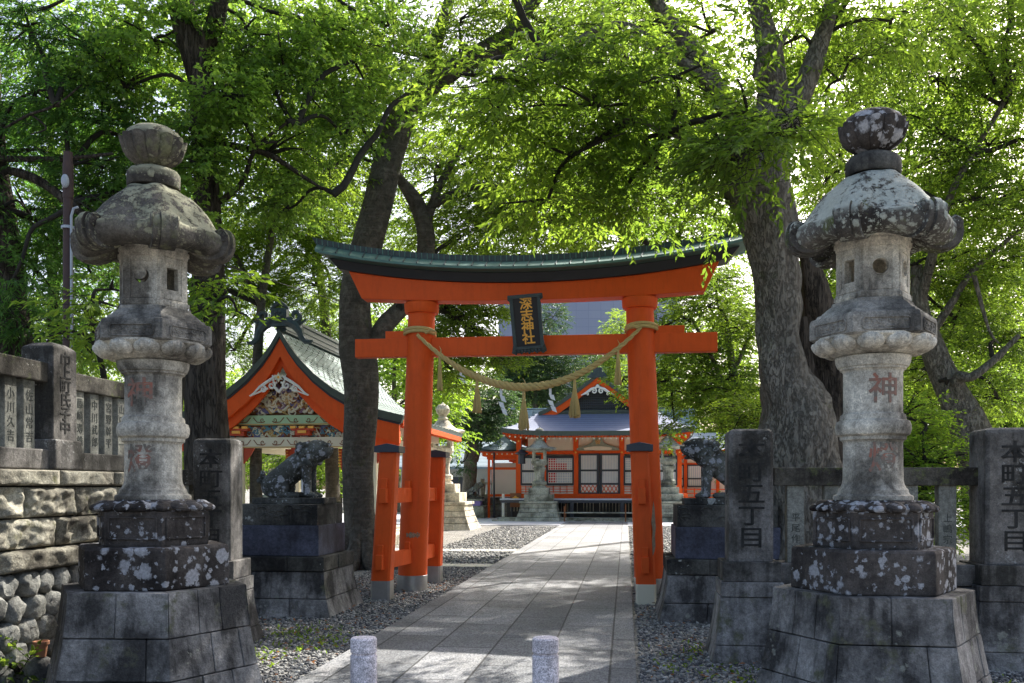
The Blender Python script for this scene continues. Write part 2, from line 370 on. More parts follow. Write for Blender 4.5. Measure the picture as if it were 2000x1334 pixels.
def limb(mb, pts, rad, n=10, k=6, wob=0, bark_=.06, bs=4, lobes=0):
    q, r = smooth_path(pts, rad, k)
    if wob: q = [q[0]] + [p + Vector((noise.noise(p * 1.3), noise.noise(p * 1.3 + Vector((9, 0, 0))), noise.noise(p * 1.3 + Vector((0, 9, 0))))) * wob for p in q[1:]]
    mb.tube(q, r, n, bark=bark_, bs=bs, lobes=lobes)
def tree(name, label, cat, base, trunks, boughs, spec, lmat, bmat, seed, group=None, attach=None, tw=True, k=10, nseg=28, bark_=.08, lobes=.03, reach=True, bs=4):
    """trunks: list of [(px,py,Y,rpx)...]; boughs: (px,py,Y,rxpx,rypx,rdepth,count)"""
    root = thing(name, label, cat, base, 0, group); off = Vector(base)
    tb = MB()
    for i, tr in enumerate(trunks):
        pts = [P(a[0], a[1], a[2]) - off for a in tr]; rad = [a[3] * a[2] / F * .9 for a in tr]
        limb(tb, pts, rad, nseg if i == 0 else max(10, nseg // 2), k, 0, bark_, bs, lobes if i == 0 else .02)
    if trunks: tb.build('trunk', bmat, root, smooth=True, angle=80)
    bb = [(P(b[0], b[1], b[2]) - off, (b[3] * b[2] / F, b[5], b[4] * b[2] / F), b[6]) for b in boughs]
    if bb:
        pos, d, nr, L, W, V, TW = sprays(bb, spec, seed)
        mk_leaves('crown', pos, d, nr, L, W, V, lmat, root)
        lm = MB(); rg = random.Random(seed); ats = [Vector(P(*a)) - off for a in (attach or [])]
        if not ats: ats = [P(t[0], t[1], t[2]) - off for tr in trunks for t in tr[len(tr) // 2:]]
        for (c, r, cnt), b in zip(bb, boughs):
            if ats and reach:
                a = min(ats, key=lambda q: (q - c).length + max(0, q.z - c.z) * .7); D = (c - a).length
                if D < 7:
                    m1 = a.lerp(c, .5) + Vector((rg.uniform(-.2, .2), rg.uniform(-.2, .2), .12 * D)); r0 = min(.10, .018 * D + .02)
                    limb(lm, [a, m1, c], [r0, r0 * .7, r0 * .45], 7, 6, .18, .05)
            for _ in range(5 if cnt > 120 else 2):
                e = c + Vector((rg.uniform(-.9, .9) * r[0], rg.uniform(-.9, .9) * r[1], rg.uniform(-.6, .6) * r[2]))
                limb(lm, [c, c.lerp(e, .5) + Vector((0, 0, .1 * r[2])), e], [.022, .015, .006], 5, 5, .15, 0)
        if lm.v: lm.build('limbs', M['twig'], root, smooth=True, angle=80)
        if tw: twig_mesh(TW, SPEC[spec][2], SPEC[spec][5], .005 if spec != 'far' else .01, 'twigs', M['twig'], root, .7, seed)
    return root

# ------------------------------------------------------------------ lettering
def text_mb(s, size, mat, name, parent, Mx, bold=.0, ext=.004, space=1.0, bend=None, xs=1.0):
    cu = bpy.data.curves.new(name, 'FONT'); cu.body = '\n'.join(s); cu.size = size; cu.align_x = 'CENTER'; cu.align_y = 'CENTER'
    cu.space_line = space; cu.extrude = ext; cu.offset = bold * size; cu.resolution_u = 3
    o = bpy.data.objects.new(name, cu); COL.objects.link(o); bpy.context.view_layer.update()
    dg = bpy.context.evaluated_depsgraph_get(); me = bpy.data.meshes.new_from_object(o.evaluated_get(dg)); bpy.data.objects.remove(o)
    if xs != 1: me.transform(Matrix.Diagonal((xs, 1, 1, 1)))
    me.transform(Matrix.Rotation(R(90), 4, 'X'))           # now faces -Y, x right, z up
    if bend:
        rr, a0 = bend
        for v in me.vertices:
            a = a0 + v.co.x / rr; q = rr - v.co.y; v.co = Vector((q * math.cos(a), q * math.sin(a), v.co.z))
    me.transform(Mx); me.materials.clear(); me.materials.append(mat)
    ob = bpy.data.objects.new(name, me); COL.objects.link(ob); ob.parent = parent; return ob
def carved(name, a, b):
    t = NT(name); c = t.coord(); return t.finish(t.mix(t.ramp(t.noise(c, 14, 5, .7), .4, .68), a, b), .95)
M['ink'] = carved('shadowed_carving', (.018, .018, .017), (.045, .043, .04))  # shade of cut strokes put into the colour of flat raised letters
M['inkb'] = plain('faint_carving', (.06, .065, .058), .95, .2, 20)  # weaker painted stroke shade for the baluster names
def faded_red():
    t = NT('faded_red_carving'); c = t.coord(); n = t.noise(c, 11, 4, .7)
    return t.finish(t.mix(t.ramp(n, .42, .66), (.17, .155, .13), (.33, .13, .09)), .9)
M['fred'] = faded_red()

# ------------------------------------------------------------------ camera, world, sun
cam = bpy.data.cameras.new('camera'); co = bpy.data.objects.new('camera', cam); COL.objects.link(co)
co.location = (0, 0, EYE); co.rotation_euler = (R(90), 0, 0); cam.lens = 32.4; cam.sensor_width = 36; cam.shift_y = (HZ - 667) / 2000
cam.clip_end = 2000; cam.clip_start = .05; scene.camera = co
SAZ, SEL = R(33), R(42)
w = bpy.data.worlds.new('World'); scene.world = w; w.use_nodes = True; nt = w.node_tree; nt.nodes.clear()
sky = nt.nodes.new('ShaderNodeTexSky'); sky.sky_type = 'NISHITA'; sky.sun_disc = False; sky.sun_elevation = SEL; sky.sun_rotation = SAZ; sky.air_density = 1.0; sky.dust_density = 5.0
bg = nt.nodes.new('ShaderNodeBackground'); bg.inputs[1].default_value = .15; wo = nt.nodes.new('ShaderNodeOutputWorld')
nt.links.new(sky.outputs[0], bg.inputs[0]); nt.links.new(bg.outputs[0], wo.inputs[0])
sl = bpy.data.lights.new('sun', 'SUN'); so = bpy.data.objects.new('sun', sl); COL.objects.link(so); sl.energy = 5; sl.angle = R(.5); sl.color = (1, .965, .90)
sv = Vector((math.sin(SAZ) * math.cos(SEL), math.cos(SAZ) * math.cos(SEL), math.sin(SEL))); so.rotation_euler = sv.to_track_quat('Z', 'Y').to_euler(); so.location = sv * 60
scene.view_settings.view_transform = 'Standard'; scene.view_settings.look = 'None'; scene.view_settings.exposure = 1.2; scene.view_settings.gamma = 1
scene.cycles.max_bounces = 8; scene.cycles.transmission_bounces = 4; scene.cycles.diffuse_bounces = 4
# ================================================================== ground
def plane(name, pts, z, mat, kind='structure', bottom=None):
    mb = MB(); n = len(pts); mb.add([(p[0], p[1], z) for p in pts], [tuple(range(n))]); o = mb.build(name, mat); tag(o, kind=kind); return o
def gravel_mat(name, a, b, sc=45):
    t = NT(name); tc = t.n('ShaderNodeTexCoord').outputs['Object']
    vo = t.n('ShaderNodeTexVoronoi', {'Vector': tc, 'Scale': sc}); g = t.n('ShaderNodeSeparateColor', {0: vo.outputs['Color']}).outputs[0]
    big = t.noise(tc, .8, 4, .6); col = t.mix(g, a, b); col = t.mix(t.ramp(big, .5, .7), col, t.mix(.5, col, (.12, .105, .075)))
    h = t.math('SUBTRACT', 1, vo.outputs['Distance']); return t.finish(col, .9, h, 1.0, .03, .2)
M['gravel'] = gravel_mat('gravel_bed', (.10, .10, .10), (.42, .40, .36)); 
M['pebble'] = None
def pebble():
    t = NT('grey_pebbles'); at = t.n('ShaderNodeAttribute', attribute_name='v').outputs['Fac']
    return t.finish(t.mix(t.math('POWER', at, 1.8), (.07, .07, .075), (.40, .39, .36)), .85, None)
M['pebble'] = pebble()
def paving():
    t = NT('chiselled_granite_paving'); tc = t.n('ShaderNodeTexCoord').outputs['Object']
    rot = t.n('ShaderNodeMapping', {'Vector': tc, 'Rotation': (0, 0, R(90))}).outputs[0]
    br = t.n('ShaderNodeTexBrick', {'Vector': rot, 'Color1': (.155, .16, .168, 1), 'Color2': (.27, .27, .275, 1), 'Mortar': (.06, .06, .06, 1), 'Scale': 1.0, 'Mortar Size': .010, 'Brick Width': 1.5, 'Row Height': .57, 'Bias': 0.0})
    br.offset = .42
    mp = t.n('ShaderNodeMapping', {'Vector': tc, 'Scale': (1.6, .55, 1)}).outputs[0]
    pit = t.noise(mp, 42, 3, .7); big = t.noise(tc, 1.3, 5, .6)
    col = t.mix(.75, br.outputs[0], t.mix(t.ramp(pit, .38, .6), (.42, .42, .44), (1.4, 1.38, 1.34)), 'MULTIPLY')
    col = t.mix(t.ramp(big, .4, .75), col, t.mix(.6, col, (.5, .48, .42), 'MULTIPLY'))
    st_ = t.ramp(t.noise(tc, 4.5, 6, .75, .5), .56, .7); col = t.mix(t.math('MULTIPLY', st_, .5), col, (.10, .10, .095))
    h = t.math('ADD', t.math('MULTIPLY', pit, .6), t.math('MULTIPLY', br.outputs['Fac'], -1.2))
    return t.finish(col, .75, h, .8, .02, .3)
M['paving'] = paving()
M['plaza'] = plain('pale_plaza_concrete', (.48, .48, .50), .8, .1, 2, .2, 60)
M['strip'] = plain('pale_stone_strip', (.46, .44, .38), .85, .15, 2, .3, 40)
plane('ground', [(-300, -60), (300, -60), (300, 500), (-300, 500)], 0, M['gravel'])
def pathpt(s, x): return Vector((-.36 - .123 * 7.5, 0, 0)) + RV * x + DV * s      # s along, x across from the path's middle
PO = Vector((-.36 - .123 * 7.5, 0, 0))
def path_obj(name, x0, x1, s0, s1, z, mat, th=.06):
    mb = MB(); mb.box(((x0 + x1) / 2, (s0 + s1) / 2, z - th / 2), (x1 - x0, s1 - s0, th)); o = mb.build(name, mat); o.location = PO; o.rotation_euler = (0, 0, -PA); tag(o, kind='structure'); return o
path_obj('path', -1.36, 1.36, -3, 41, .035, M['paving'])
path_obj('plaza', -16, 22, 37.5, 52, .03, M['plaza'])
path_obj('stone_strip', -9, -1.40, 22.4, 23.2, .02, M['strip']); path_obj('stone_strip', -9, -1.40, 18.1, 18.8, .02, M['strip'])
# gravel pebbles near the viewer
rg = np.random.default_rng(3)
def pebbles(n, x0, x1, y0, y1, s, name='gravel'):
    p = np.stack([rg.uniform(x0, x1, n), y0 + (y1 - y0) * rg.random(n) ** 1.35, np.zeros(n)], 1)
    rel = p - np.array(PO); xx = rel @ np.array(RV); p = p[np.abs(xx) > 1.40]
    p = p[~((p[:, 0] < -3.95 + .12 * (p[:, 1] - 7)))]; n = len(p); sz = s * rg.uniform(.5, 1.3, (n, 1)) * np.array([1.0, .8, .5]) * rg.uniform(.7, 1.3, (n, 3))
    p[:, 2] = sz[:, 2] * .35
    base = np.array([(1, 0, 0), (0, 1, 0), (-1, 0, 0), (0, -1, 0), (.4, .4, 1), (-.4, -.3, .95), (0, 0, -1)], float)
    fc = [(0, 1, 4), (1, 2, 5), (1, 5, 4), (2, 3, 5), (3, 0, 4), (3, 4, 5), (1, 0, 6), (2, 1, 6), (3, 2, 6), (0, 3, 6)]
    a = rg.uniform(0, 6.28, n); ca, sa = np.cos(a)[:, None], np.sin(a)[:, None]
    v = base[None] * sz[:, None] * (1 + rg.normal(size=(n, 7, 1)) * .15); x = v[..., 0] * ca - v[..., 1] * sa; y = v[..., 0] * sa + v[..., 1] * ca
    v = np.stack([x, y, v[..., 2]], -1) + p[:, None]
    idx = np.arange(n)[:, None] * 7 + np.array(fc).reshape(-1)[None]; nf = len(fc)
    me = bpy.data.meshes.new(name); me.vertices.add(n * 7); me.vertices.foreach_set('co', v.reshape(-1).astype(np.float32))
    me.loops.add(n * nf * 3); me.loops.foreach_set('vertex_index', idx.reshape(-1).astype(np.int32)); me.polygons.add(n * nf)
    me.polygons.foreach_set('loop_start', (np.arange(n * nf) * 3).astype(np.int32))
    at = me.attributes.new('v', 'FLOAT', 'FACE'); at.data.foreach_set('value', np.repeat(rg.random(n), nf).astype(np.float32))
    me.update(calc_edges=True); me.materials.append(M['pebble']); o = bpy.data.objects.new(name, me); COL.objects.link(o)
    tag(o, 'loose grey pebbles of the gravel beside the stone path', 'gravel', kind='stuff')
pebbles(80000, -4.0, 4.5, 6.2, 19, .0225)
pebbles(48000, -7.5, 7, 18.8, 36.5, .036)
# small weeds and leaf litter in the gravel
def litter():
    n = 1300; p = np.stack([rg.uniform(-3.6, 3.6, n), rg.uniform(6.5, 16, n), np.full(n, .03)], 1)
    xx = (p - np.array(PO)) @ np.array(RV); p = p[np.abs(xx) > 1.42]; n = len(p)
    o = mk_leaves('fallen_leaves', p, rg.normal(size=(n, 3)) * [1, 1, .15], np.array([0, 0, 1.]) + rg.normal(size=(n, 3)) * .2, rg.uniform(.03, .07, n), rg.uniform(.015, .03, n), rg.random(n), M['L_rust'], None)
    tag(o, 'brown fallen leaves scattered over the gravel', 'leaves', kind='stuff')
    pts = []; 
    for cx, cy, m in ((-2.25, 9.9, 130), (-2.0, 9.3, 60), (-2.4, 8.6, 90), (1.9, 8.9, 50), (2.0, 7.6, 60), (3.75, 7.15, 160), (1.55, 8.1, 40)):
        pts.append(np.stack([rg.normal(cx, .22, m), rg.normal(cy, .3, m), np.full(m, .01)], 1))
    p = np.concatenate(pts); n = len(p); d = rg.normal(size=(n, 3)) * [1, 1, .2] + [0, 0, .8]
    o = mk_leaves('weeds', p, d, rg.normal(size=(n, 3)), rg.uniform(.03, .08, n), rg.uniform(.012, .03, n), rg.random(n), M['L_mid'], None)
    tag(o, 'low green weeds sprouting through the gravel', 'weeds', kind='stuff')
litter()

# ================================================================== block-work
def battered(mb, poly_fn, zs, nb, gap=.006, seed=1, mi=0, seg=3):
    rg_ = random.Random(seed)
    for ci in range(len(zs) - 1):
        z0, z1 = zs[ci] + gap * .5, zs[ci + 1] - gap * .5; P0 = poly_fn(z0); N = len(P0)
        for s in range(N):
            k = nb[s % len(nb)]; cuts = [0] + sorted(min(.96, max(.04, (i + (.5 if ci % 2 else 0) * (k > 1)) / k + rg_.uniform(-.08, .08) / k)) for i in range(1, k)) + [1]
            for a, b in zip(cuts, cuts[1:]):
                outl, outr, inl, inr = [], [], [], []; push = rg_.uniform(-.006, .006)
                for j in range(seg + 1):
                    z = z0 + (z1 - z0) * j / seg; q = poly_fn(z); A = Vector((*q[s], z)); B = Vector((*q[(s + 1) % N], z)); L = (B - A).length; nrm = Vector(((B - A).y, -(B - A).x, 0)).normalized()
                    g = gap * .5 / L; l = A.lerp(B, a + (g if a > 0 else 0)) + nrm * push; r_ = A.lerp(B, b - (g if b < 1 else 0)) + nrm * push
                    outl.append(l); outr.append(r_); inl.append(Vector((l.x * .8, l.y * .8, z))); inr.append(Vector((r_.x * .8, r_.y * .8, z)))
                m = seg + 1; vs = outl + outr + inl + inr; fs = []
                for j in range(seg):
                    fs += [(j, m + j, m + j + 1, j + 1), (m + j, 3 * m + j, 3 * m + j + 1, m + j + 1), (3 * m + j, 2 * m + j, 2 * m + j + 1, 3 * m + j + 1), (2 * m + j, j, j + 1, 2 * m + j + 1)]
                fs += [(0, 2 * m, 3 * m, m), (seg, m + seg, 3 * m + seg, 2 * m + seg)]
                mb.add(vs, fs, None, mi)
        q0 = [(x * .975, y * .975) for x, y in poly_fn(zs[ci])]; q1 = [(x * .975, y * .975) for x, y in poly_fn(zs[ci + 1])]
        mb.loft([[Vector((*p, zs[ci] + .001)) for p in q0], [Vector((*p, zs[ci + 1] - .012)) for p in q1]], True, True, mi)
def hexpoly(r, a0=0): return [(r * math.cos(a0 + R(60) * i), r * math.sin(a0 + R(60) * i)) for i in range(6)]
def rectpoly(a, b): return [(-a, -b), (a, -b), (a, b), (-a, b)]
def hexprism(mb, prof, mi=0):
    mb.loft([[Vector((*p, z)) for p in hexpoly(r)] for r, z in prof], True, True, mi)

def panel_hole(mb, W, H, holepts, th, Mx):
    """a slab W x H (xz), th thick along +y, with one polygonal hole"""
    cx = sum(p[0] for p in holepts) / len(holepts); cz = sum(p[1] for p in holepts) / len(holepts)
    angs = [math.atan2(p[1] - cz, p[0] - cx) for p in holepts]; ring = list(zip(angs, holepts))
    def ray(a, rect):
        dx, dz = math.cos(a), math.sin(a); t = 1e9
        for lim, c_, dd in ((W / 2, cx, dx), (H / 2, cz, dz)):
            if abs(dd) > 1e-9: t = min(t, ((lim if dd > 0 else -lim) - c_) / dd)
        return (cx + dx * t, cz + dz * t)
    for sx, sz in ((-1, -1), (1, -1), (1, 1), (-1, 1)):
        ca = math.atan2(sz * H / 2 - cz, sx * W / 2 - cx); n = len(holepts)
        for i in range(n):
            p, q = Vector(holepts[i]), Vector(holepts[(i + 1) % n]); d = Vector((math.cos(ca), math.sin(ca))); e = q - p; den = d.x * e.y - d.y * e.x
            if abs(den) < 1e-9: continue
            o = p - Vector((cx, cz)); t = (o.x * e.y - o.y * e.x) / den; u = (o.x * d.y - o.y * d.x) / den
            if t > 0 and 0 <= u <= 1: ring.append((ca, (cx + d.x * t, cz + d.y * t))); break
    ring.sort(key=lambda x: x[0]); n = len(ring); outer = [ray(a, None) for a, _ in ring]; inner = [p for _, p in ring]
    vs = [(p[0], 0, p[1]) for p in outer] + [(p[0], 0, p[1]) for p in inner] + [(p[0], th, p[1]) for p in outer] + [(p[0], th, p[1]) for p in inner]; fs = []
    for i in range(n):
        k = (i + 1) % n; fs += [(i, k, n + k, n + i), (2 * n + i, 3 * n + i, 3 * n + k, 2 * n + k), (n + i, n + k, 3 * n + k, 3 * n + i), (i, 2 * n + i, 2 * n + k, k)]
    mb.add(vs, fs, Mx)

def face_mx(r_in, k, z=0):
    """frame on hexagon side k (between corners k and k+1): x along the side, -y outward"""
    a = R(60) * k + R(30); c = Vector((math.cos(a) * r_in, math.sin(a) * r_in, z))
    return Matrix.Translation(c) @ Matrix.Rotation(a + R(90), 4, 'Z')

def stone_lantern(label, loc, rz, capmat, moon_face, sq_faces, circ_faces, text_ang, seed, plinthmat, txt, blockmat):
    root = thing('stone_lantern', label, 'lantern', loc, rz, 'pair of tall stone lanterns at the entrance')
    fl = lambda z: hexpoly(.735 + .15 * max(0, (.83 - z) / .83) ** 1.5)
    mb = MB(); battered(mb, fl, [-.02, .20, .50, .83], [2, 3, 2, 3, 2, 3], .008, seed); mb.build('footing', M['base'], root, bevel=.006)
    mb = MB(); hexprism(mb, [(.598, .826), (.604, .84), (.600, 1.125), (.585, 1.145)]); mb.build('plinth', plinthmat, root, bevel=.008)
    mb = MB(); hexprism(mb, [(.433, 1.14), (.44, 1.16), (.44, 1.41), (.39, 1.425)])
    for k in range(6):
        ri = .44 * math.cos(R(30)); Mx = face_mx(ri + .006, k, 1.285); w_, h_ = .36, .16
        for bx in ((0, h_ / 2, w_, .014), (0, -h_ / 2, w_, .014), (w_ / 2, 0, .014, h_), (-w_ / 2, 0, .014, h_)): mb.box((bx[0], 0, bx[1]), (bx[2], .016, bx[3]), M=Mx)
    mb.build('pedestal_block', blockmat, root, bevel=.006)
    # lotus collar: overlapping turned-down petals
    mb = MB()
    for k in range(18):
        a = R(20) * k; c = Vector((math.cos(a), math.sin(a), 0)); mx = Matrix.Rotation(a, 4, 'Z')
        mb.ball((.385, 0, 1.447), (.085, .072, .036), 10, 7, mx, rot=(0, R(14), 0)); mb.ball((.375, 0, 1.464), (.055, .035, .03), 8, 6, mx, rot=(0, R(14), R(20)))
    mb.lathe([(.40, 1.41), (.42, 1.435), (.37, 1.472), (.29, 1.49), (.285, 1.50)], 48); mb.build('lotus_base', blockmat, root, smooth=True)
    pr = [(.285, 1.495), (.288, 1.515), (.283, 1.53), (.262, 1.54), (.252, 1.56), (.25, 1.575), (.235, 1.59), (.222, 1.62), (.216, 1.65), (.213, 1.93), (.222, 1.945), (.235, 1.95), (.238, 1.965), (.236, 1.975), (.262, 1.99), (.272, 2.02), (.272, 2.06), (.262, 2.09),
          (.238, 2.10), (.236, 2.125), (.232, 2.14), (.216, 2.15), (.213, 2.17), (.213, 2.46), (.222, 2.475), (.236, 2.48), (.24, 2.495), (.252, 2.50), (.268, 2.535), (.272, 2.575), (.25, 2.58)]
    mb = MB(); mb.lathe(pr, 64); sh = mb.build('shaft', M['light'], root, smooth=True, angle=30)
    for ch, z in zip(txt, (2.31, 1.80)):
        text_mb(ch, .235, M['fred'], 'inscription', sh, Matrix.Translation((0, 0, z)), .012, .003, bend=(.2145, text_ang))
    # platform with lotus petals
    mb = MB(); hexprism(mb, [(.44, 2.70), (.465, 2.715), (.465, 2.835), (.455, 2.86), (.44, 2.868), (.42, 2.872), (.405, 2.895), (.385, 2.90), (.34, 2.94), (.305, 2.965), (.295, 2.99)])
    for k in range(6):
        ri = .465 * math.cos(R(30)); Mx = face_mx(ri + .004, k, 2.775)
        for bx in ((0, .042, .30, .009), (0, -.042, .30, .009), (.165, 0, .009, .055), (-.165, 0, .009, .055)): mb.box((bx[0], 0, bx[1]), (bx[2], .012, bx[3]), M=Mx)
        for sx in (-1, 1):
            for sz in (-1, 1): mb.box((sx * .158, 0, sz * .034), (.02, .012, .009), rot=(0, sx * sz * R(45), 0), M=Mx)
        for i in range(46):
            rr = random.Random(i + k * 99 + seed); mb.ball((rr.uniform(-.145, .145), .002, rr.uniform(-.03, .03)), (.011, .006, .008), 5, 4, Mx)
    pf = mb.build('platform', M['chudai'], root, bevel=.004)
    mb = MB()
    for k in range(12):
        a = R(30) * k + R(15); mx = Matrix.Rotation(a, 4, 'Z'); rr = .375 if k % 2 else .39
        rr = .345 + .035 * abs(math.cos(a * 3)) 
        mb.ball((rr, 0, 2.655), (.078, .098, .052), 12, 8, mx, rot=(0, R(-38), 0)); mb.ball((rr + .022, .035, 2.658), (.06, .03, .04), 8, 6, mx, rot=(0, R(-38), 0)); mb.ball((rr + .022, -.035, 2.658), (.06, .03, .04), 8, 6, mx, rot=(0, R(-38), 0))
    mb.lathe([(.25, 2.575), (.30, 2.60), (.37, 2.65), (.42, 2.70), (.42, 2.715)], 48); mb.build('lotus_petals', M['light'], pf, smooth=True)
    # fire box
    rb = .262; ri = rb * math.cos(R(30)); W_ = rb - .004; mb = MB()
    hexprism(mb, [(.275, 2.985), (.275, 3.045), (.266, 3.05)]); hexprism(mb, [(.266, 3.375), (.275, 3.38), (.275, 3.455), (.285, 3.46), (.285, 3.49)])
    for k in range(6):
        Mx = face_mx(ri, k, 3.2125); th = .05
        if k in sq_faces: hp = [(-.052, -.085), (0, -.085), (.052, -.085), (.052, 0), (.052, .085), (0, .085), (-.052, .085), (-.052, 0)]
        elif k in circ_faces or k == moon_face: hp = [(.056 * math.cos(2 * math.pi * i / 24), .056 * math.sin(2 * math.pi * i / 24) + .01) for i in range(24)]
        else: hp = None
        if hp: panel_hole(mb, W_, .33, hp, th, Mx)
        else: mb.box((0, th / 2, 0), (W_, th, .33), M=Mx)
        if k in circ_faces:
            n = 24; pts = [(.062 * math.cos(2 * math.pi * i / n), -.004, .062 * math.sin(2 * math.pi * i / n) + .01) for i in range(n + 1)]; mb.tube([Mx @ Vector(p) for p in pts], .006, 6, cap=False)
        if k == moon_face:      # full disc pushed up and left leaves a crescent opening
            n = 24; vs = [(.056 * math.cos(2 * math.pi * i / n) - .02, .004, .056 * math.sin(2 * math.pi * i / n) + .035) for i in range(n)] + [(.056 * math.cos(2 * math.pi * i / n) - .02, th - .004, .056 * math.sin(2 * math.pi * i / n) + .035) for i in range(n)]
            mb.add(vs, [tuple(range(n)), tuple(range(2 * n - 1, n - 1, -1))] + [(i, (i + 1) % n, n + (i + 1) % n, n + i) for i in range(n)], Mx)
        for sx in (-1, 1): mb.box((sx * (W_ / 2 - .026), -.003, 0), (.045, .012, .328), M=Mx)
        for sz in (-1, 1): mb.box((0, -.003, sz * .141), (W_ - .1, .012, .04), M=Mx)
        for zz, hh in ((3.418, .04), (3.017, .035)):
            M2 = face_mx(.275 * math.cos(R(30)), k, zz)
            for i in range(-2, 3): mb.box((i * .062, -.001, 0), (.052 if i % 2 == 0 else .058, .006, hh), M=M2)
    mb.build('fire_box', M['light'], root, bevel=.003)
    # cap: sagging hexagonal dome, thick eaves, rolled corner scrolls
    z0 = 3.47; n = 96
    def crn(a): return abs(math.cos(3 * a)) ** 2.2        # 1 on a corner, 0 mid-side
    prof = [(.28, .485), (.34, .47), (.42, .435), (.51, .39), (.60, .34), (.69, .285), (.76, .235), (.82, .18), (.88, .135), (.94, .108), (.98, .10), (1.0, .085)]
    und = [(1.0, .045), (.99, .01), (.95, -.045), (.86, -.085), (.72, -.085), (.57, -.05), (.47, .01)]
    rings = []
    for i, (r, z) in enumerate(prof + und):
        ring = []
        for j in range(n):
            a = 2 * math.pi * j / n; c = crn(a); Rm = .535 + .065 * c; rr = r * Rm
            e = max(0, (r - .55) / .45); zz = z
            if i < len(prof): zz += -.01 * c * e
            else: zz = z * (.5 + .5 * c) if z < 0 else z
            dn = noise.noise(Vector((math.cos(a) * rr * 7 + seed, math.sin(a) * rr * 7, z * 7))) * .012
            ring.append(Vector((math.cos(a) * (rr + dn), math.sin(a) * (rr + dn), z0 + zz + dn)))
        rings.append(ring)
    mb = MB(); mb.loft(rings, True); cap_ = mb.build('cap', capmat, root, smooth=True, angle=50)
    for k in range(6):
        mx = Matrix.Rotation(R(60) * k, 4, 'Z'); mb = MB()
        sp = [(.34, .28), (.42, .245), (.47, .19), (.505, .15), (.535, .135), (.56, .145), (.585, .155), (.61, .148), (.63, .125), (.642, .09), (.646, .05), (.642, .005), (.625, -.04), (.595, -.075), (.55, -.098), (.49, -.105), (.42, -.09), (.34, -.05), (.30, .0), (.30, .12)]
        for w_, off in ((.062, 0), (.052, -.06), (.052, .06)):
            sc = 1 if off == 0 else .965
            poly = [(x * sc, z0 + z * (1 if off == 0 else .95)) for x, z in sp]; mb.prism(poly, off - w_ / 2, off + w_ / 2, mx)
        for sy in (-1, 1):
            pts = []
            for i in range(34):
                t = i / 33; an = t * R(560) + R(100); rr = .052 * (1 - t * .85); pts.append(mx @ Vector((.575 + rr * math.cos(-an), sy * .088, z0 + .088 + rr * math.sin(-an))))
            mb.tube(pts, [.015 * (1 - .4 * i / 33) for i in range(34)], 6)
            mb.ball((.575, sy * .088, z0 + .088), (.05, .014, .05), 12, 6, mx)
        mb.build('corner_scroll', capmat, root, smooth=True, bevel=.012, angle=30)
    # finial
    mb = MB(); bx = [(.20, 3.955), (.207, 3.965), (.207, 4.06), (.185, 4.09), (.15, 4.105), (.10, 4.115), (.09, 4.12)]
    mb.lathe(bx, 48, lambda t, i, r, z: 1 - .05 * abs(math.sin(3 * math.pi * 2 * t / 2)) if r > .14 else 1); mb.lathe([(.092, 4.10), (.085, 4.14), (.082, 4.17), (.09, 4.19)], 32)
    fin = mb.build('finial', capmat if capmat is M['cap'] else M['dark2'], root, smooth=True, angle=40)
    mb = MB(); lp = [(.075, 4.125), (.115, 4.138), (.175, 4.175), (.218, 4.22), (.242, 4.275), (.250, 4.315), (.238, 4.318), (.232, 4.345), (.205, 4.39), (.15, 4.425), (.07, 4.445), (.0, 4.45)]
    def pet(t, i, r, z):
        return (1 + (.045 * abs(math.cos(math.pi * 12 * t)) - .03) * (1 if i < 7 else .0))
    rings = []; NP = 13
    for i, (r, z) in enumerate(lp):
        ring = []
        for j in range(NP * 14):
            a = 2 * math.pi * j / (NP * 14); q = abs(math.sin(a * NP / 2)) ** .6
            if i <= 5: rr = r * (.90 + .13 * q); zz = z + (.022 * q if i >= 4 else 0)
            elif i == 6: rr = r * .93; zz = z + .012 * q
            else: rr = r * .95 * (1 + .02 * abs(math.sin(a * 4))); zz = z
            ring.append(Vector((math.cos(a) * rr, math.sin(a) * rr, zz)))
        rings.append(ring)
    mb.loft(rings, False)
    mb.build('lotus_bud', capmat if capmat is M['cap'] else M['dark'], fin, smooth=True)
    return root
stone_lantern('tall stone lantern with a crescent moon opening and mossy cap beside the rough stone wall', (-2.84, 7.3, 0), R(-1), M['cap'], 4, (5, 2), (0,), R(-97), 3, M['dark'], '神燈', M['dark'])
stone_lantern('tall stone lantern with a round opening and white lichened cap before the gnarled trunk', (2.74, 7.0, 0), R(-8), M['capw'], 1, (3, 0, 2), (4, 5), R(-81), 8, M['dark'], '神燈', M['dark'])

# ================================================================== bollards
def bollard(label, x, y):
    r = thing('granite_bollard', label, 'bollard', (x, y, .035), 0, 'granite bollards across the path')
    mb = MB(); mb.lathe([(.079, -.05), (.079, .555), (.074, .562)], 40); mb.build('shaft', M['bollard'], r, smooth=True)
    mb = MB(); mb.lathe([(.071, .56), (.071, .572), (.0785, .579), (.0785, .655), (.07, .664), (0.0, .667)], 40, cap=False); mb.build('head', M['bollard'], r, smooth=True)
bollard('round granite bollard nearest the pebbles, its top touched by sun', -.885, 5.5); bollard('round granite bollard standing in the middle of the paved path', .20, 5.5)

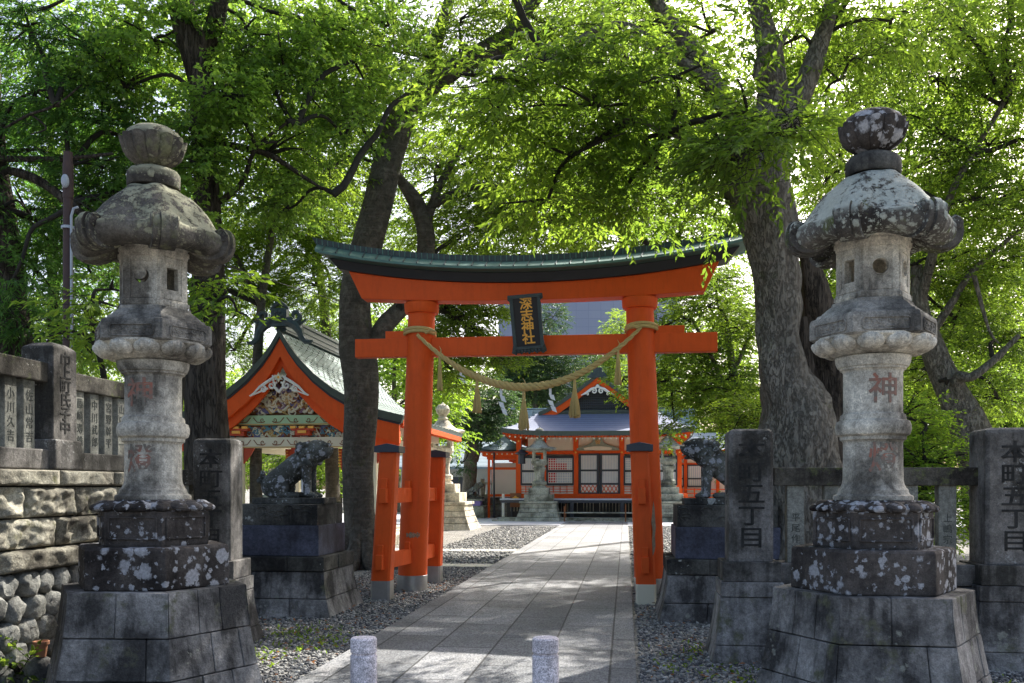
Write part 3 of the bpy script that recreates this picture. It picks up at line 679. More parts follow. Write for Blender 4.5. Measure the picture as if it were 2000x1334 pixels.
# ================================================================== right-hand stone fence
def pillar(label, loc, rz, w_, d_, zb, zt, txt, tsize, flare=.2, foot=True, seed=1, zc=None, side=None):
    r = thing('inscribed_stone_pillar', label, 'pillar', loc, rz, 'inscribed square pillars of the stone fences')
    mb = MB(); a, b = w_ / 2, d_ / 2; ch = .03
    def oc(s, z): return [Vector((x * s, y * s, z)) for x, y in ((-a + ch, -b), (a - ch, -b), (a, -b + ch), (a, b - ch), (a - ch, b), (-a + ch, b), (-a, b - ch), (-a, -b + ch))]
    mb.loft([oc(1, zb), oc(1, zt - .05), oc(.96, zt - .02), oc(.80, zt)]); sh = mb.build('post', M['post'], r, bevel=.004)
    text_mb(txt, tsize, M['ink'], 'inscription', sh, Matrix.Translation((0, -b - .001, zc or (zb + zt) / 2)), .012, .003, .98, xs=1.25)
    if side: text_mb(side, .05, M['ink'], 'inscription', sh, Matrix.Translation((-a - .001, 0, (zb + zt) / 2)) @ Matrix.Rotation(R(-90), 4, 'Z'), 0, .002, 1.0)
    mb = MB(); mb.box((0, 0, zb - .09), (w_ + .12, d_ + .12, .18)); mb.build('plinth', M['post'], r, bevel=.008)
    if foot:
        mb = MB(); zz = zb - .18; f = lambda z: rectpoly(w_ / 2 + .08 + .8 * flare * max(0, (zz - .14 - z) / zz) ** 1.7, d_ / 2 + .08 + flare * max(0, (zz - .14 - z) / zz) ** 1.7)
        battered(mb, f, [-.02, .16, zz - .14, zz], [1, 1], .006, seed); mb.build('footing', M['base'], r, bevel=.006)
    return r
pillar('square stone pillar at the path end of the right fence, carved 本町五丁目', (2.22, 8.65, 0), -PA, .40, .40, .91, 2.13, '本町五丁目', .205, .17, True, 4, side='平成二年')
pillar('square stone pillar at the frame edge of the right fence, carved 本町五丁目', (4.45, 8.32, 0), -PA, .48, .44, .91, 2.12, '本町五丁目', .20, .17, True, 6, 1.5)
rf = thing('stone_fence', 'low stone fence with inscribed balusters between two pillars before the gnarled trunk', 'fence', (2.22, 8.65, 0), -PA)
mb = MB(); mb.box((1.12, 0, 1.69), (1.8, .17, .165)); mb.build('rail', M['rail'], rf, bevel=.008)
names = ['平尾作造', '中澤三郎', '田中宗一', '小松八郎', '上嶋宗作']
for i in range(5):
    x = .42 + i * .335; mb = MB(); mb.box((x, 0, 1.25), (.155, .12, .72)); b_ = mb.build('baluster', M['balus'], rf, bevel=.006)
    text_mb(names[i], .085, M['inkb'], 'inscription', b_, Matrix.Translation((x, -.061, 1.16)), .0, .002, 1.15)
mb = MB(); mb.box((1.12, 0, .80), (1.75, .36, .19)); mb.build('sill_stone', M['post'], rf, bevel=.008)
mb = MB(); battered(mb, lambda z: rectpoly(.87, .26 + .03 * (1 - z)), [-.02, .22, .55, .70], [3, 1], .008, 5); o = mb.build('footing', M['base'], rf, bevel=.006); o.location = (1.12, 0, 0)

# left pillar near the lion and its short fence
pillar('square stone pillar in front of the furrowed trunk, carved 本町五丁目', (-2.98, 9.35, 0), -PA + R(4), .38, .40, .86, 2.08, '本町五丁目', .20, .17, True, 9)
lf = thing('stone_fence', 'short stone fence between the left lantern and the inscribed pillar', 'fence', (-2.98, 9.35, 0), -PA)
mb = MB(); mb.box((-.55, 0, 1.69), (.66, .16, .16)); mb.build('rail', M['rail'], lf, bevel=.008)
for i in range(2): mb = MB(); mb.box((-.36 - i * .3, 0, 1.25), (.15, .12, .72)); mb.build('baluster', M['balus'], lf, bevel=.006)
mb = MB(); mb.box((-.53, 0, .78), (.62, .34, .2)); mb.build('sill_stone', M['post'], lf, bevel=.008)
mb = MB(); battered(mb, lambda z: rectpoly(.31, .22), [-.02, .3, .67], [2, 1], .008, 5); o = mb.build('footing', M['base'], lf, bevel=.006); o.location = (-.52, 0, 0)

# ================================================================== left retaining wall; local x along the wall (away), -y faces the path... 
WX, WY = -3.99, 7.2
wl = thing('retaining_wall', 'tall rough stone retaining wall with cobbled foot on the left', 'wall', (WX, WY, 0), R(90) - PA)
# local frame: +x runs away along the wall, -y points right towards the path
def rockface(mb, x0, x1, z0, z1, bulge, amp, seed, nx=14, nz=8, y=0, depth=.3):
    g = .007; x0 += g; x1 -= g; z0 += g; z1 -= g; vs = []; fs = []
    for j in range(nz + 1):
        for i in range(nx + 1):
            u, v_ = i / nx, j / nz; e = min(1, 12 * min(u, 1 - u)) ** .6 * min(1, 9 * min(v_, 1 - v_)) ** .6
            x, z = x0 + (x1 - x0) * u, z0 + (z1 - z0) * v_; q = Vector((x * 5 + seed, z * 6, seed * 1.7))
            d = bulge * e + amp * e * (noise.noise(q) + .6 * noise.noise(q * 2.7) + .35 * abs(noise.noise(q * 6)))
            vs.append((x, y - d, z))
    for j in range(nz):
        for i in range(nx): a = j * (nx + 1) + i; fs.append((a, a + 1, a + nx + 2, a + nx + 1))
    b = len(vs); vs += [(x0, y + depth, z0), (x1, y + depth, z0), (x1, y + depth, z1), (x0, y + depth, z1)]
    r0 = [i for i in range(nx + 1)]; r1 = [nz * (nx + 1) + i for i in range(nx + 1)]; c0 = [j * (nx + 1) for j in range(nz + 1)]; c1 = [j * (nx + 1) + nx for j in range(nz + 1)]
    fs += [tuple(r0[::-1] + [b, b + 1]), tuple(r1 + [b + 2, b + 3]), tuple(c0 + [b + 3, b]), tuple(c1[::-1] + [b + 1, b + 2])]
    mb.add(vs, fs)
XL = 2.8
mb = MB(); x = -2.2; i = 0
while x < XL: L = random.Random(i).uniform(.75, 1.1); rockface(mb, x, x + L, 1.60, 1.745, .04, .022, i, 30, 10, -.02, .5); x += L; i += 1
mb.build('coping', M['rough'], wl, smooth=True, angle=60)
mb = MB()
for row, (z0, z1) in enumerate(((1.34, 1.60), (1.09, 1.34))):
    x = -2.3 - row * .35; i = 0
    while x < XL: L = random.Random(i + row * 50).uniform(.6, 1.0); rockface(mb, x, x + L, z0, z1, .03, .06, i * 3 + row * 17, 30, 16); x += L; i += 1
mb.build('rough_course', M['rough'], wl, smooth=True, angle=60)
mb = MB(); x = -2.1; i = 0
while x < XL: L = random.Random(i + 7).uniform(.9, 1.3); rockface(mb, x, x + L, .90, 1.09, .08, .03, i * 5, 30, 12); x += L; i += 1
mb.build('ledge', M['rough'], wl, smooth=True, angle=60)
mb = MB(); rr = random.Random(4)
for row in range(5):
    for i in range(22):
        x = -2.3 + i * .235 + (row % 2) * .12 + rr.uniform(-.03, .03); z = .05 + row * .19 + rr.uniform(-.02, .02)
        n_ = rr.choice((5, 6, 6, 7)); ph = rr.uniform(0, 6); ra = .128; pts = []
        for q in range(n_): a = ph + 2 * math.pi * (q + rr.uniform(-.18, .18)) / n_; pts.append((ra * math.cos(a) * rr.uniform(.95, 1.15), ra * .88 * math.sin(a) * rr.uniform(.95, 1.15)))
        rg3 = []
        for s_, y_ in ((1.0, .12), (1.0, .03), (.96, .0), (.88, -.022), (.7, -.038), (.4, -.045)):
            ring = []
            for q in range(n_):
                for w_ in (0, .25, .5, .75):
                    u = Vector(pts[q]).lerp(Vector(pts[(q + 1) % n_]), w_); u *= 1 + .06 * math.sin(w_ * math.pi); nn = noise.noise(Vector((x * 7 + u.x * 9, z * 7 + u.y * 9, s_ * 2))) * .02
                    ring.append(Vector((x + u.x * s_, y_ + nn - .01, z + u.y * s_)))
            rg3.append(ring)
        mb.loft(rg3)
cb = mb.build('cobbled_foot', M['cobble'], wl, smooth=True)
tx = bpy.data.textures.new('cobble_noise', 'CLOUDS'); tx.noise_scale = .12; dm = cb.modifiers.new('d', 'DISPLACE'); dm.texture = tx; dm.strength = .05; dm.mid_level = .5; dm.texture_coords = 'LOCAL'
mb = MB(); mb.box(((XL - 2.3) / 2, .30, .86), (XL + 2.3, .48, 1.72)); mb.build('core', M['dark2'], wl)
mb = MB(); mb.box(((XL - 2.3) / 2, 2.6, .83), (XL + 2.3, 4.1, 1.66)); mb.build('raised_bed', M['gravel'], wl)
# fence on the wall
tf = thing('stone_fence', 'dark stone fence with name-carved balusters standing on the retaining wall', 'fence', (WX, WY, 0), R(90) - PA)
xp = .86       # the pillar's place along the wall
mb = MB(); mb.box(((xp - 2.2) / 2 - .1, .17, 2.575), (xp + 2.1, .20, .17)); mb.build('rail', M['rail'], tf, bevel=.012)
mb = MB(); mb.box(((xp + XL) / 2 + .1, .17, 2.545), (XL - xp - .25, .18, .16)); mb.build('rail', M['rail'], tf, bevel=.012)
mb = MB(); mb.box(((xp - 2.2) / 2 - .1, .17, 1.83), (xp + 2.1, .26, .17)); mb.box(((xp + XL) / 2 + .1, .17, 1.825), (XL - xp - .3, .26, .16)); mb.build('sill_stone', M['post'], tf, bevel=.012)
nm = ['横内福吉', '小川久吉', '佐山常吉']; nm2 = ['藤崎寿雄', '中川武郎', '宮野幹平', '山田正一', '小林清吉', '高木久作', '田中武吉']
bx = [xp - .36 - .235 * i for i in range(10)]; k = 0
for i, x in enumerate(bx):
    mb = MB(); mb.box((x, .17, 2.2), (.15, .12, .6)); b_ = mb.build('baluster', M['balus'], tf, bevel=.008)
    text_mb((nm + nm2)[(2 - i) % 3 if i < 3 else 3 + i % 7], .10, M['inkb'], 'inscription', b_, Matrix.Translation((x, .109, 2.18)), .0, .002, 1.15)
for i in range(7):
    x = xp + .36 + .235 * i; mb = MB(); mb.box((x, .17, 2.19), (.14, .12, .58)); b_ = mb.build('baluster', M['balus'], tf, bevel=.008)
    text_mb(nm2[i % 7], .10, M['inkb'], 'inscription', b_, Matrix.Translation((x, .109, 2.18)), .0, .002, 1.15)
r = thing('inscribed_stone_pillar', 'square stone pillar standing on the retaining wall between dark rails', 'pillar', Vector((WX, WY, 1.745)) + DV * xp - RV * .17, R(90) - PA, 'inscribed square pillars of the stone fences')
mb = MB(); mb.box((0, 0, .13), (.42, .40, .26), taper=.92); mb.build('plinth', M['post'], r, bevel=.015)
mb = MB(); mb.loft([[Vector((x * s, y * s, z)) for x, y in ((-.17, -.15), (.17, -.15), (.17, .15), (-.17, .15))] for s, z in ((1, .25), (1, 1.04), (.97, 1.06), (.6, 1.10))]); ps = mb.build('post', M['post'], r, bevel=.01)
text_mb('巾上町氏子中', .125, M['ink'], 'inscription', ps, Matrix.Translation((0, -.152, .66)), .015, .003, .95, xs=1.3)

# ================================================================== guardian lions
def lion_pedestal(label, loc, rz, seed):
    r = thing('lion_pedestal', label, 'pedestal', loc, rz, 'stepped stone pedestals of the guardian lions')
    f = lambda z: rectpoly(.70 + .12 * max(0, (.55 - z) / .55) ** 1.6, .62 + .12 * max(0, (.55 - z) / .55) ** 1.6)
    mb = MB(); battered(mb, f, [-.02, .22, .55], [3, 2], .008, seed); mb.build('footing', M['base'], r, bevel=.008)
    mb = MB(); battered(mb, lambda z: rectpoly(.71, .63), [.552, .735], [3, 2], .006, seed + 1); mb.build('ledge', M['dark2'], r, bevel=.01)
    mb = MB(); mb.box((0, 0, .925), (1.22, 1.08, .378)); mb.build('plinth', M['blue'], r, bevel=.008)
    mb = MB(); mb.box((0, 0, 1.245), (1.17, 1.02, .262)); rr = random.Random(seed)
    for k in range(14):
        x = rr.uniform(-.5, .5); z = 1.245 + rr.uniform(-.08, .08); mb.tube([(x + .05 * math.cos(t) * (1 + t * .2), -.512, z + .03 * math.sin(t) * (1 + t * .2)) for t in [i * .5 for i in range(9)]], .012, 5)
    mb.build('carved_slab', M['dark2'], r, bevel=.01); return r
def lion(label, loc, rz, sx, openm):
    root = thing('lion_statue', label, 'statue', loc, rz, 'pair of seated stone guardian lions')
    mb = MB()
    def cap(a, b, ra, rb, n=7):
        for i in range(n): t = i / (n - 1); mb.ball(Vector(a).lerp(Vector(b), t), ra + (rb - ra) * t, 14, 10)
    cap((-.27, 0, .17), (.05, 0, .42), .165, .165, 9); cap((.02, 0, .40), (.17, 0, .50), .165, .15)
    mb.ball((-.29, 0, .15), (.15, .17, .15), 16, 12)
    for s in (-1, 1):
        mb.ball((-.2, s * .12, .14), (.17, .075, .14), 16, 12); cap((-.26, s * .14, .045), (.03, s * .14, .035), .05, .042); mb.ball((.05, s * .14, .035), (.065, .055, .038), 12, 8)
        cap((.17, s * .095, .42), (.20, s * .095, .22), .088, .058); cap((.20, s * .095, .22), (.205, s * .095, .06), .056, .053); mb.ball((.235, s * .095, .04), (.085, .062, .042), 12, 8)
        for k in (-1, 0, 1): mb.ball((.30, s * .095 + k * .035, .028), (.035, .02, .028), 8, 6)
        mb.ball((.25, s * .10, .655), (.05, .02, .06), 8, 6, rot=(0, R(-60), 0))           # folded ears
        mb.ball((.42, s * .06, .685), (.055, .045, .03), 10, 6); mb.ball((.415, s * .05, .625), .024, 10, 6)   # brow, eye
        mb.ball((.42, s * .05, .565), (.06, .045, .04), 10, 8)                                 # cheeks
    cap((.14, 0, .52), (.29, 0, .60), .15, .15); mb.ball((.33, 0, .61), (.145, .145, .135), 16, 12)
    mb.ball((.43, 0, .60), (.08, .095, .06), 12, 9); mb.ball((.495, 0, .63), (.03, .045, .028), 10, 6)     # muzzle, nose
    mb.ball((.40, 0, .515 if openm else .53), (.075, .06, .028), 12, 8, rot=(0, R(14 if openm else 2), 0))
    rr = random.Random(5)
    for k in range(90):                                            # curled mane
        a = rr.uniform(R(50), R(310)); z = rr.uniform(.40, .70); x = .20 + rr.uniform(-.10, .10) - (.66 - z) * .05; rad = .175
        mb.ball((x - abs(math.cos(a)) * .04, math.sin(a) * rad * (.9 if z < .62 else .7), z), rr.uniform(.026, .046), 8, 6)
    for k in range(16):
        t = k / 15; mb.ball((.22 - t * .32, rr.uniform(-.04, .04), .70 - t * .22), rr.uniform(.02, .032), 8, 6)
    cap((-.40, 0, .16), (-.45, 0, .24), .05, .03); mb.ball((-.43, 0, .30), (.04, .05, .06), 10, 8); mb.ball((-.47, .03, .25), .035, 8, 6); mb.ball((-.47, -.03, .22), .035, 8, 6)
    if sx < 0: mb.v = [Vector((-v.x, v.y, v.z)) for v in mb.v]
    mb.v = [v + Vector((0, 0, .075)) for v in mb.v]
    o = mb.build('body', M['lion'], root, smooth=True, angle=180)
    rm = o.modifiers.new('r', 'REMESH'); rm.mode = 'VOXEL'; rm.voxel_size = .0065; rm.use_smooth_shade = True
    sm = o.modifiers.new('s', 'SMOOTH'); sm.iterations = 1; sm.factor = .5
    mb = MB(); mb.box((0, 0, .04), (.96, .50, .08)); mb.build('slab', M['dark2'], root, bevel=.01)
    return root
Lc = Vector((-2.93, 12.0, 0)); lion_pedestal('stepped blue-black pedestal under the left lion, in front of the ringed trunk', Lc, -PA, 2)
lion('seated stone guardian lion facing right, blotched with white lichen', Lc + Vector((.12, -.08, 1.376)), -PA, 1, False)
Rc = Vector((2.62, 11.45, 0)); lion_pedestal('stepped pedestal under the right lion, beside the vermilion gate leg', Rc, -PA, 5)
lion('seated stone guardian lion facing left, open-mouthed, half behind the inscribed pillar', Rc + Vector((-.02, -.08, 1.376)), -PA, -1, True)
# ================================================================== torii
TC = Vector((.31, 14.0, 0)); tg = thing('torii_gate', 'vermilion shrine gate with curved copper-roofed top beam spanning the path', 'gate', TC, -PA)
COLX, COLT = 1.81, 1.66; ZS = 4.42; CO = -.05
for s in (-1, 1):
    b = Vector((s * COLX + CO, 0, .20)); t = Vector((s * COLT + CO, 0, ZS - .02)); mb = MB(); d = (t - b)
    rings = []
    for i in range(25):
        q = b + d * i / 24; rad = .225 - .02 * i / 24; rings.append([q + Vector((math.cos(2 * math.pi * j / 48) * rad, math.sin(2 * math.pi * j / 48) * rad, 0)) for j in range(48)])
    mb.loft(rings); c_ = mb.build('column', M['verm'], tg, smooth=True)
    mb = MB(); mb.lathe([(.232, -.03), (.236, 0), (.236, .235), (.228, .24)], 48, c=(s * (COLX + .005) + CO, 0, .0)); mb.build('metal_shoe', M['steel'], c_, smooth=True)
    mb = MB(); mb.lathe([(.21, -.17), (.245, -.165), (.262, -.13), (.268, -.02), (.25, 0), (.2, .01)], 48, c=(s * (COLT + .005) + CO, 0, ZS)); mb.build('collar', M['verm'], c_, smooth=True)
    # chipped patch
    pa = R(-80) if s < 0 else R(-60); pz = .86 if s < 0 else 1.0
    if s < 0:
        mb = MB(); n = 12; vs = []
        for i in range(n):
            for j in range(5):
                a = pa + R(34) * (i / (n - 1) - .5) * 1.6; h = (.06 + .02 * math.sin(i * 2.3) + .012 * math.sin(i * 5.1)) * (j / 4 - .5) * (1 - .5 * abs(i / (n - 1) - .5)) * 1.3; rr = .2255 + .0045 * math.sin(i * 3 + j * 2)
                vs.append((s * COLX * .989 + CO + rr * math.cos(a), rr * math.sin(a), pz + h))
        mb.add(vs, [(i * 5 + j, (i + 1) * 5 + j, (i + 1) * 5 + j + 1, i * 5 + j + 1) for i in range(n - 1) for j in range(4)]); mb.build('chipped_patch', M['bare'], c_)
    # supporting posts
    for f in (-1, 1):
        y0 = f * 1.22; xo = {(-1, -1): -.15, (-1, 1): .07, (1, -1): -.08, (1, 1): .08}[(s, f)]; x0 = s * COLX + CO + xo; x1 = x0 - s * .085; zt = 2.08
        yt = y0 * .93
        def sq(x, y, z, h, c=.028): return [Vector((x + a, y + b_, z)) for a, b_ in ((-h + c, -h), (h - c, -h), (h, -h + c), (h, h - c), (h - c, h), (-h + c, h), (-h, h - c), (-h, -h + c))]
        mb = MB(); mb.loft([sq(x0, y0, .27, .135), sq(x1, yt, zt, .125)]); st = mb.build('support_post', M['verm'], tg)
        mb = MB(); mb.loft([sq(x0, y0, -.02, .139), sq(x0, y0, .275, .139)]); mb.build('metal_shoe', M['steel'] if s < 0 else M['cream'], st)
        mb = MB(); mb.box((x1, yt, zt + .045), (.36, .36, .09)); mb.prism([(x1 - .17, zt + .088), (x1 + .17, zt + .088), (x1 + .12, zt + .10), (x1, zt + .125), (x1 - .12, zt + .10)], yt - .17, yt + .17); mb.build('post_cap', M['iron'], st, bevel=.005)
        for z in (.54, 1.47):
            k = (z - .27) / (zt - .27); xa = x0 + (x1 - x0) * k; ya = y0 + (yt - y0) * k
            mb = MB(); mb.box((xa, ya - f * -.20, z), (.10, .14, .21)); mb.beam((xa, ya + f * .0, z), (s * COLX * .99 + CO, 0, z), .10, .22); mb.box((xa, ya + f * .02, z), (.09, .44, .20))
            mb.box((xa - s * .0, ya + f * .165, z + .07), (.085, .06, .34)); mb.build('tie_beam', M['verm'], st, bevel=.006)
            mb = MB(); yy = f * .27; mb.box((s * COLX * .99 + CO + xo * .2, yy, z + .09), (.075, .10, .26)); mb.build('wedge', M['verm'], st, bevel=.006)
if 1:   # splintered edge of the right-hand front post
    x0 = COLX + CO - .08 + .12; mb = MB()
    pts = [(0, 1.40), (.012, 1.32), (.02, 1.18), (.03, 1.05), (.018, .92), (.026, .80), (.012, .72), (-.01, .66), (-.02, .85), (-.012, 1.0), (-.028, 1.12), (-.015, 1.3)]
    mb.prism([(x0 - .02 + p[0], p[1]) for p in pts], -1.36, -1.30); mb.build('splintered_wood', M['bare'], tg)
# nuki
mb = MB(); mb.box((0, 0, 3.735), (5.5, .17, .285)); mb.build('tie_rail', M['verm'], tg, bevel=.008)
for s in (-1, 1):
    mb = MB(); mb.box((s * 2.06, 0, 3.93), (.42, .15, .12)); mb.build('wedge', M['verm'], tg, bevel=.006)
def crv(x): return .0285 * x * x * (1 + .012 * x * x)
def swept(prof_fn, L0, n=48, name='', mat=None, parent=None, mi_fn=None, L1=None, smooth=False, bevel=0):
    rings = []
    for i in range(n + 1):
        t = -1 + 2 * i / n; ring = []
        for (y, z, l) in prof_fn(t): x = t * l * .975 - .03; ring.append(Vector((x, y, z + crv(x) * (1 if True else 1))))
        rings.append(ring)
    mb = MB(); mb.loft(rings); return mb.build(name, mat, parent, smooth=smooth, bevel=bevel)
def sh(t):
    k = .42      # the underside of the lower beam bends less
    def lo(l): return -crv(t * l) * (1 - k)
    return [(-.15, 4.405 + lo(2.66), 2.66), (.15, 4.405 + lo(2.66), 2.66), (.15, 4.665, 2.87), (-.15, 4.665, 2.87)]
swept(sh, 2.8, 40, 'lower_beam', M['verm'], tg, bevel=.006)
ks = swept(lambda t: [(-.20, 4.665, 3.02), (.20, 4.665, 3.02), (.25, 4.80, 3.16), (-.25, 4.80, 3.16)], 3, 40, 'upper_beam', M['black'], tg, bevel=.005)
rf_ = swept(lambda t: [(-.26, 4.805, 3.2), (.26, 4.805, 3.2), (.43, 4.815, 3.32), (.435, 4.85, 3.33), (.12, 4.995, 3.40), (-.12, 4.995, 3.40), (-.435, 4.85, 3.33), (-.43, 4.815, 3.32)], 3, 60, 'copper_roof', M['copper'], tg)
mb = MB()
for i in range(-15, 16):            # standing seams down the slopes
    x = i * .208 - .03
    for f in (-1, 1): mb.beam((x, f * .442, 4.856 + crv(x)), (x * 1.02, f * .125, 5.0 + crv(x * 1.02)), .014, .022)
mb.build('seam', M['copperd'], rf_)
rings = []
rd = swept(lambda t: [(-.115, 4.99, 3.42), (.115, 4.99, 3.42), (.135, 5.085, 3.48), (0, 5.11, 3.49), (-.135, 5.085, 3.48)], 3, 60, 'ridge_cap', M['copperd'], tg)
mb = MB()
for i in range(-38, 39):
    x = i * .0872 - .03
    for f in (-1, 1): mb.beam((x, f * .122, 5.0 + crv(x)), (x, f * .14, 5.08 + crv(x)), .014, .012)
mb.build('ridge_rib', M['copper'], rd)
# plaque
pq = thing('name_plaque', 'black carved name board with gold characters hanging at the middle of the gate', 'plaque', TC + RV * -.05 - DV * .30 + Vector((0, 0, 4.02)), -PA)
pq.rotation_euler = Euler((R(14), R(-3.5), -PA))
mb = MB(); mb.box((0, 0, 0), (.40, .05, .80)); mb.build('board', M['black'], pq, bevel=.004)
mb = MB()
wv = [(-.26, .43), (.26, .43), (.265, .36), (.225, .33), (.235, .2), (.22, .05), (.235, -.1), (.22, -.22), (.24, -.32), (.265, -.42), (.20, -.455), (.16, -.41), (.12, -.45), (.05, -.40), (0, -.455), (-.05, -.40), (-.12, -.45), (-.16, -.41), (-.20, -.455), (-.265, -.42), (-.24, -.32), (-.22, -.22), (-.235, -.1), (-.22, .05), (-.235, .2), (-.225, .33), (-.265, .36)]
mb.prism(wv, .0, .035)
for s in (-1, 1): mb.beam((s * .205, -.035, -.34), (s * .205, -.035, .40), .05, .035)
mb.box((0, -.04, .405), (.50, .05, .05)); mb.box((0, -.04, -.35), (.44, .05, .04))
for k in range(-4, 5): mb.ball((k * .052, -.03, -.395), (.03, .03, .035), 8, 6)
mb.build('carved_frame', M['copperd'], pq, bevel=.004)
text_mb('深志神社', .185, M['gold'], 'inscription', pq, Matrix.Translation((.01, -.028, .03)), .022, .006, .92, xs=1.05)
# rope
rp = thing('sacred_rope', 'thick twisted straw rope slung between the two gate columns', 'rope', TC + Vector((0, 0, 3)), -PA)
def ropept(t):                       # t -1..1
    x = t * 1.68 + CO; z = 3.92 - 3.0 - .84 * (1 - abs(t) ** 2.0); return Vector((x, -.25 - .03 * (1 - t * t), z + .02 * t))
mb = MB(); N_ = 260
for k in range(3):
    pts = []; rad = []
    for i in range(N_ + 1):
        t = -1 + 2 * i / N_; c = ropept(t); tn = (ropept(min(1, t + .01)) - ropept(max(-1, t - .01))).normalized(); u = tn.cross(Vector((0, 1, 0))).normalized(); v_ = tn.cross(u)
        th = .017 + .025 * (1 - abs(t) ** 1.6); a = i * .30 + k * 2.094; pts.append(c + u * math.cos(a) * th * .75 + v_ * math.sin(a) * th * .75); rad.append(th * .80)
    mb.tube(pts, rad, 8)
mb.build('strands', M['straw'], rp, smooth=True)
mb = MB()
for s in (-1, 1):
    for w_ in (0, .045):
        pts = []
        for i in range(49):
            a = 2 * math.pi * i / 48 - math.pi / 2; pts.append(Vector((s * 1.695 + CO + .232 * math.cos(a), .232 * math.sin(a), .93 + w_ + .035 * math.sin(a) * -1)))
        mb.tube(pts, .027, 7, cap=False)
    mb.tube([(s * 1.60, -.25, .93), (s * 1.50, -.30, .96), (s * 1.42, -.33, .93)], [.03, .02, .008], 6)
mb.build('column_loops', M['straw'], rp, smooth=True)
def tassel(label, t, L, W_):
    p = ropept(t) + Vector((0, 0, -.03)); r = thing('straw_tassel', label, 'tassel', TC + Vector((0, 0, 3)) + RV * p.x + DV * p.y + Vector((0, 0, p.z)), -PA, 'straw tassels hanging from the rope')
    rr = random.Random(label); mb = MB()
    mb.tube([(0, 0, .05), (0, 0, -L * .1), (0, 0, -L * .35)], [.018, .022, .026], 8); mb.tube([(.01, 0, .03), (.02, -.01, .10), (-.01, 0, .16)], [.014, .008, .002], 5)
    for i in range(4): mb.tube([(.027 * math.cos(a), .027 * math.sin(a), -L * (.30 + .02 * i)) for a in [j * .7 for j in range(10)]], .006, 5, cap=False)
    mb.build('knot', M['straw'], r, smooth=True)
    mb = MB()
    for i in range(150):
        a = rr.uniform(0, 6.28); q = math.sqrt(rr.random()); rad = W_ * q; l = L * rr.uniform(.93, 1.03)
        mb.tube([(math.cos(a) * .02 * q, math.sin(a) * .02 * q, -L * .3), (math.cos(a) * rad * .72, math.sin(a) * rad * .72, -L * .65), (math.cos(a) * rad, math.sin(a) * rad, -l)], [.006, .0055, .0045], 4)
    mb.build('fringe', M['straw'], r)
for l, t, L, W_ in (('thin straw tassel hanging next to the left gate column', -.79, .50, .045), ('straw tassel hanging second from the left column', -.45, .50, .07), ('straw tassel hanging from the lowest middle of the rope', -.03, .60, .085), ('full straw tassel hanging in front of the far shrine roof', .42, .58, .09), ('thin straw tassel hanging next to the right gate column', .80, .50, .055)): tassel(l, t, L, W_)
def shide(label, t, L):
    p = ropept(t) + Vector((0, .03, -.03)); r = thing('paper_streamer', label, 'streamer', TC + Vector((0, 0, 3)) + RV * p.x + DV * p.y + Vector((0, 0, p.z)), -PA, 'white zigzag paper streamers on the rope')
    mb = MB(); z = 0; x = 0; w_ = .045
    mb.add([(-.018, 0, .02), (.018, 0, .02), (.016, 0, -L * .3), (-.022, 0, -L * .3), (-.018, .002, .02), (.018, .002, .02), (.016, .002, -L * .3), (-.022, .002, -L * .3)], [(0, 1, 2, 3), (7, 6, 5, 4), (0, 4, 5, 1), (2, 6, 7, 3), (1, 5, 6, 2), (0, 3, 7, 4)]); z = -L * .28
    for k in range(3):
        h = L * .26; y = -.006 * (k + 1); dx = .02 if k % 2 == 0 else -.008
        q = [(x - w_ + dx, y, z), (x + w_ * .7 + dx, y - .01, z - .02), (x + w_ + dx + .012, y - .012, z - h), (x - w_ * .6 + dx + .012, y, z - h + .03)]
        mb.add(q + [(a, b + .002, c) for a, b, c in q], [(0, 1, 2, 3), (7, 6, 5, 4), (0, 4, 5, 1), (1, 5, 6, 2), (2, 6, 7, 3), (3, 7, 4, 0)]); z -= h * .85; x += .012
    mb.build('folded_paper', M['paper'], r)
shide('white zigzag paper streamer left of the middle tassel', -.235, .44); shide('white zigzag paper streamer right of the middle tassel', .205, .40); shide('small white paper streamer near the left gate column', -.60, .2); shide('small white paper scrap near the right side of the rope', .36, .12)

# ================================================================== left hall with the carved gable
HA = Vector((549 - CX, 0, 0)) / F * 24; hall = thing('shrine_hall', 'vermilion hall with a painted dragon gable and green sheet roof behind the left lion', 'building', (HA.x, 24, 0), -PA)
prof = [(0, 5.67), (.24, 5.27), (.48, 4.95), (.92, 4.50), (1.4, 4.13), (2.0, 3.80), (2.6, 3.56), (3.28, 3.40)]
def vee(pr, dz=0, k=1): return [(-x * k, z + dz) for x, z in pr[::-1]] + [(x * k, z + dz) for x, z in pr[1:]]
up = vee(prof); LEN = 8.6
mb = MB(); th = .10
ring = lambda y, off=0: [Vector((x, y, z + off)) for x, z in up] + [Vector((x * .985, y, z - th + off)) for x, z in up[::-1]]
mb.loft([ring(-.0), ring(LEN)]); rfo = mb.build('roof', M['tile_green'], hall)
mb = MB(); q_, _r = smooth_path([Vector((x, 0, z)) for x, z in prof], [1] * len(prof), 5)
for s in (-1, 1):
    for i, p in enumerate(q_[2:-1]): mb.beam((s * p.x, .0, p.z + .012), (s * p.x, LEN, p.z + .012), .03, .035)
    for j in range(0): pass
mb.build('roof_course', M['tile_green'], rfo)
mb = MB()
for s in (-1, 1):
    for j in range(1, 20):
        for i in range(0, len(q_) - 1): y = j * .45 + (.22 if i % 2 else 0); mb.beam((s * q_[i].x, y, q_[i].z + .008), (s * q_[i + 1].x, y, q_[i + 1].z + .008), .014, .03)
mb.build('roof_seam', M['edge_green'], rfo)
mb = MB(); mb.loft([[Vector((x * 1.004, y, z + .012)) for x, z in up] + [Vector((x * .985, y, z - .17)) for x, z in up[::-1]] for y in (-.14, .0)]); mb.build('verge_board', M['edge_green'], hall)
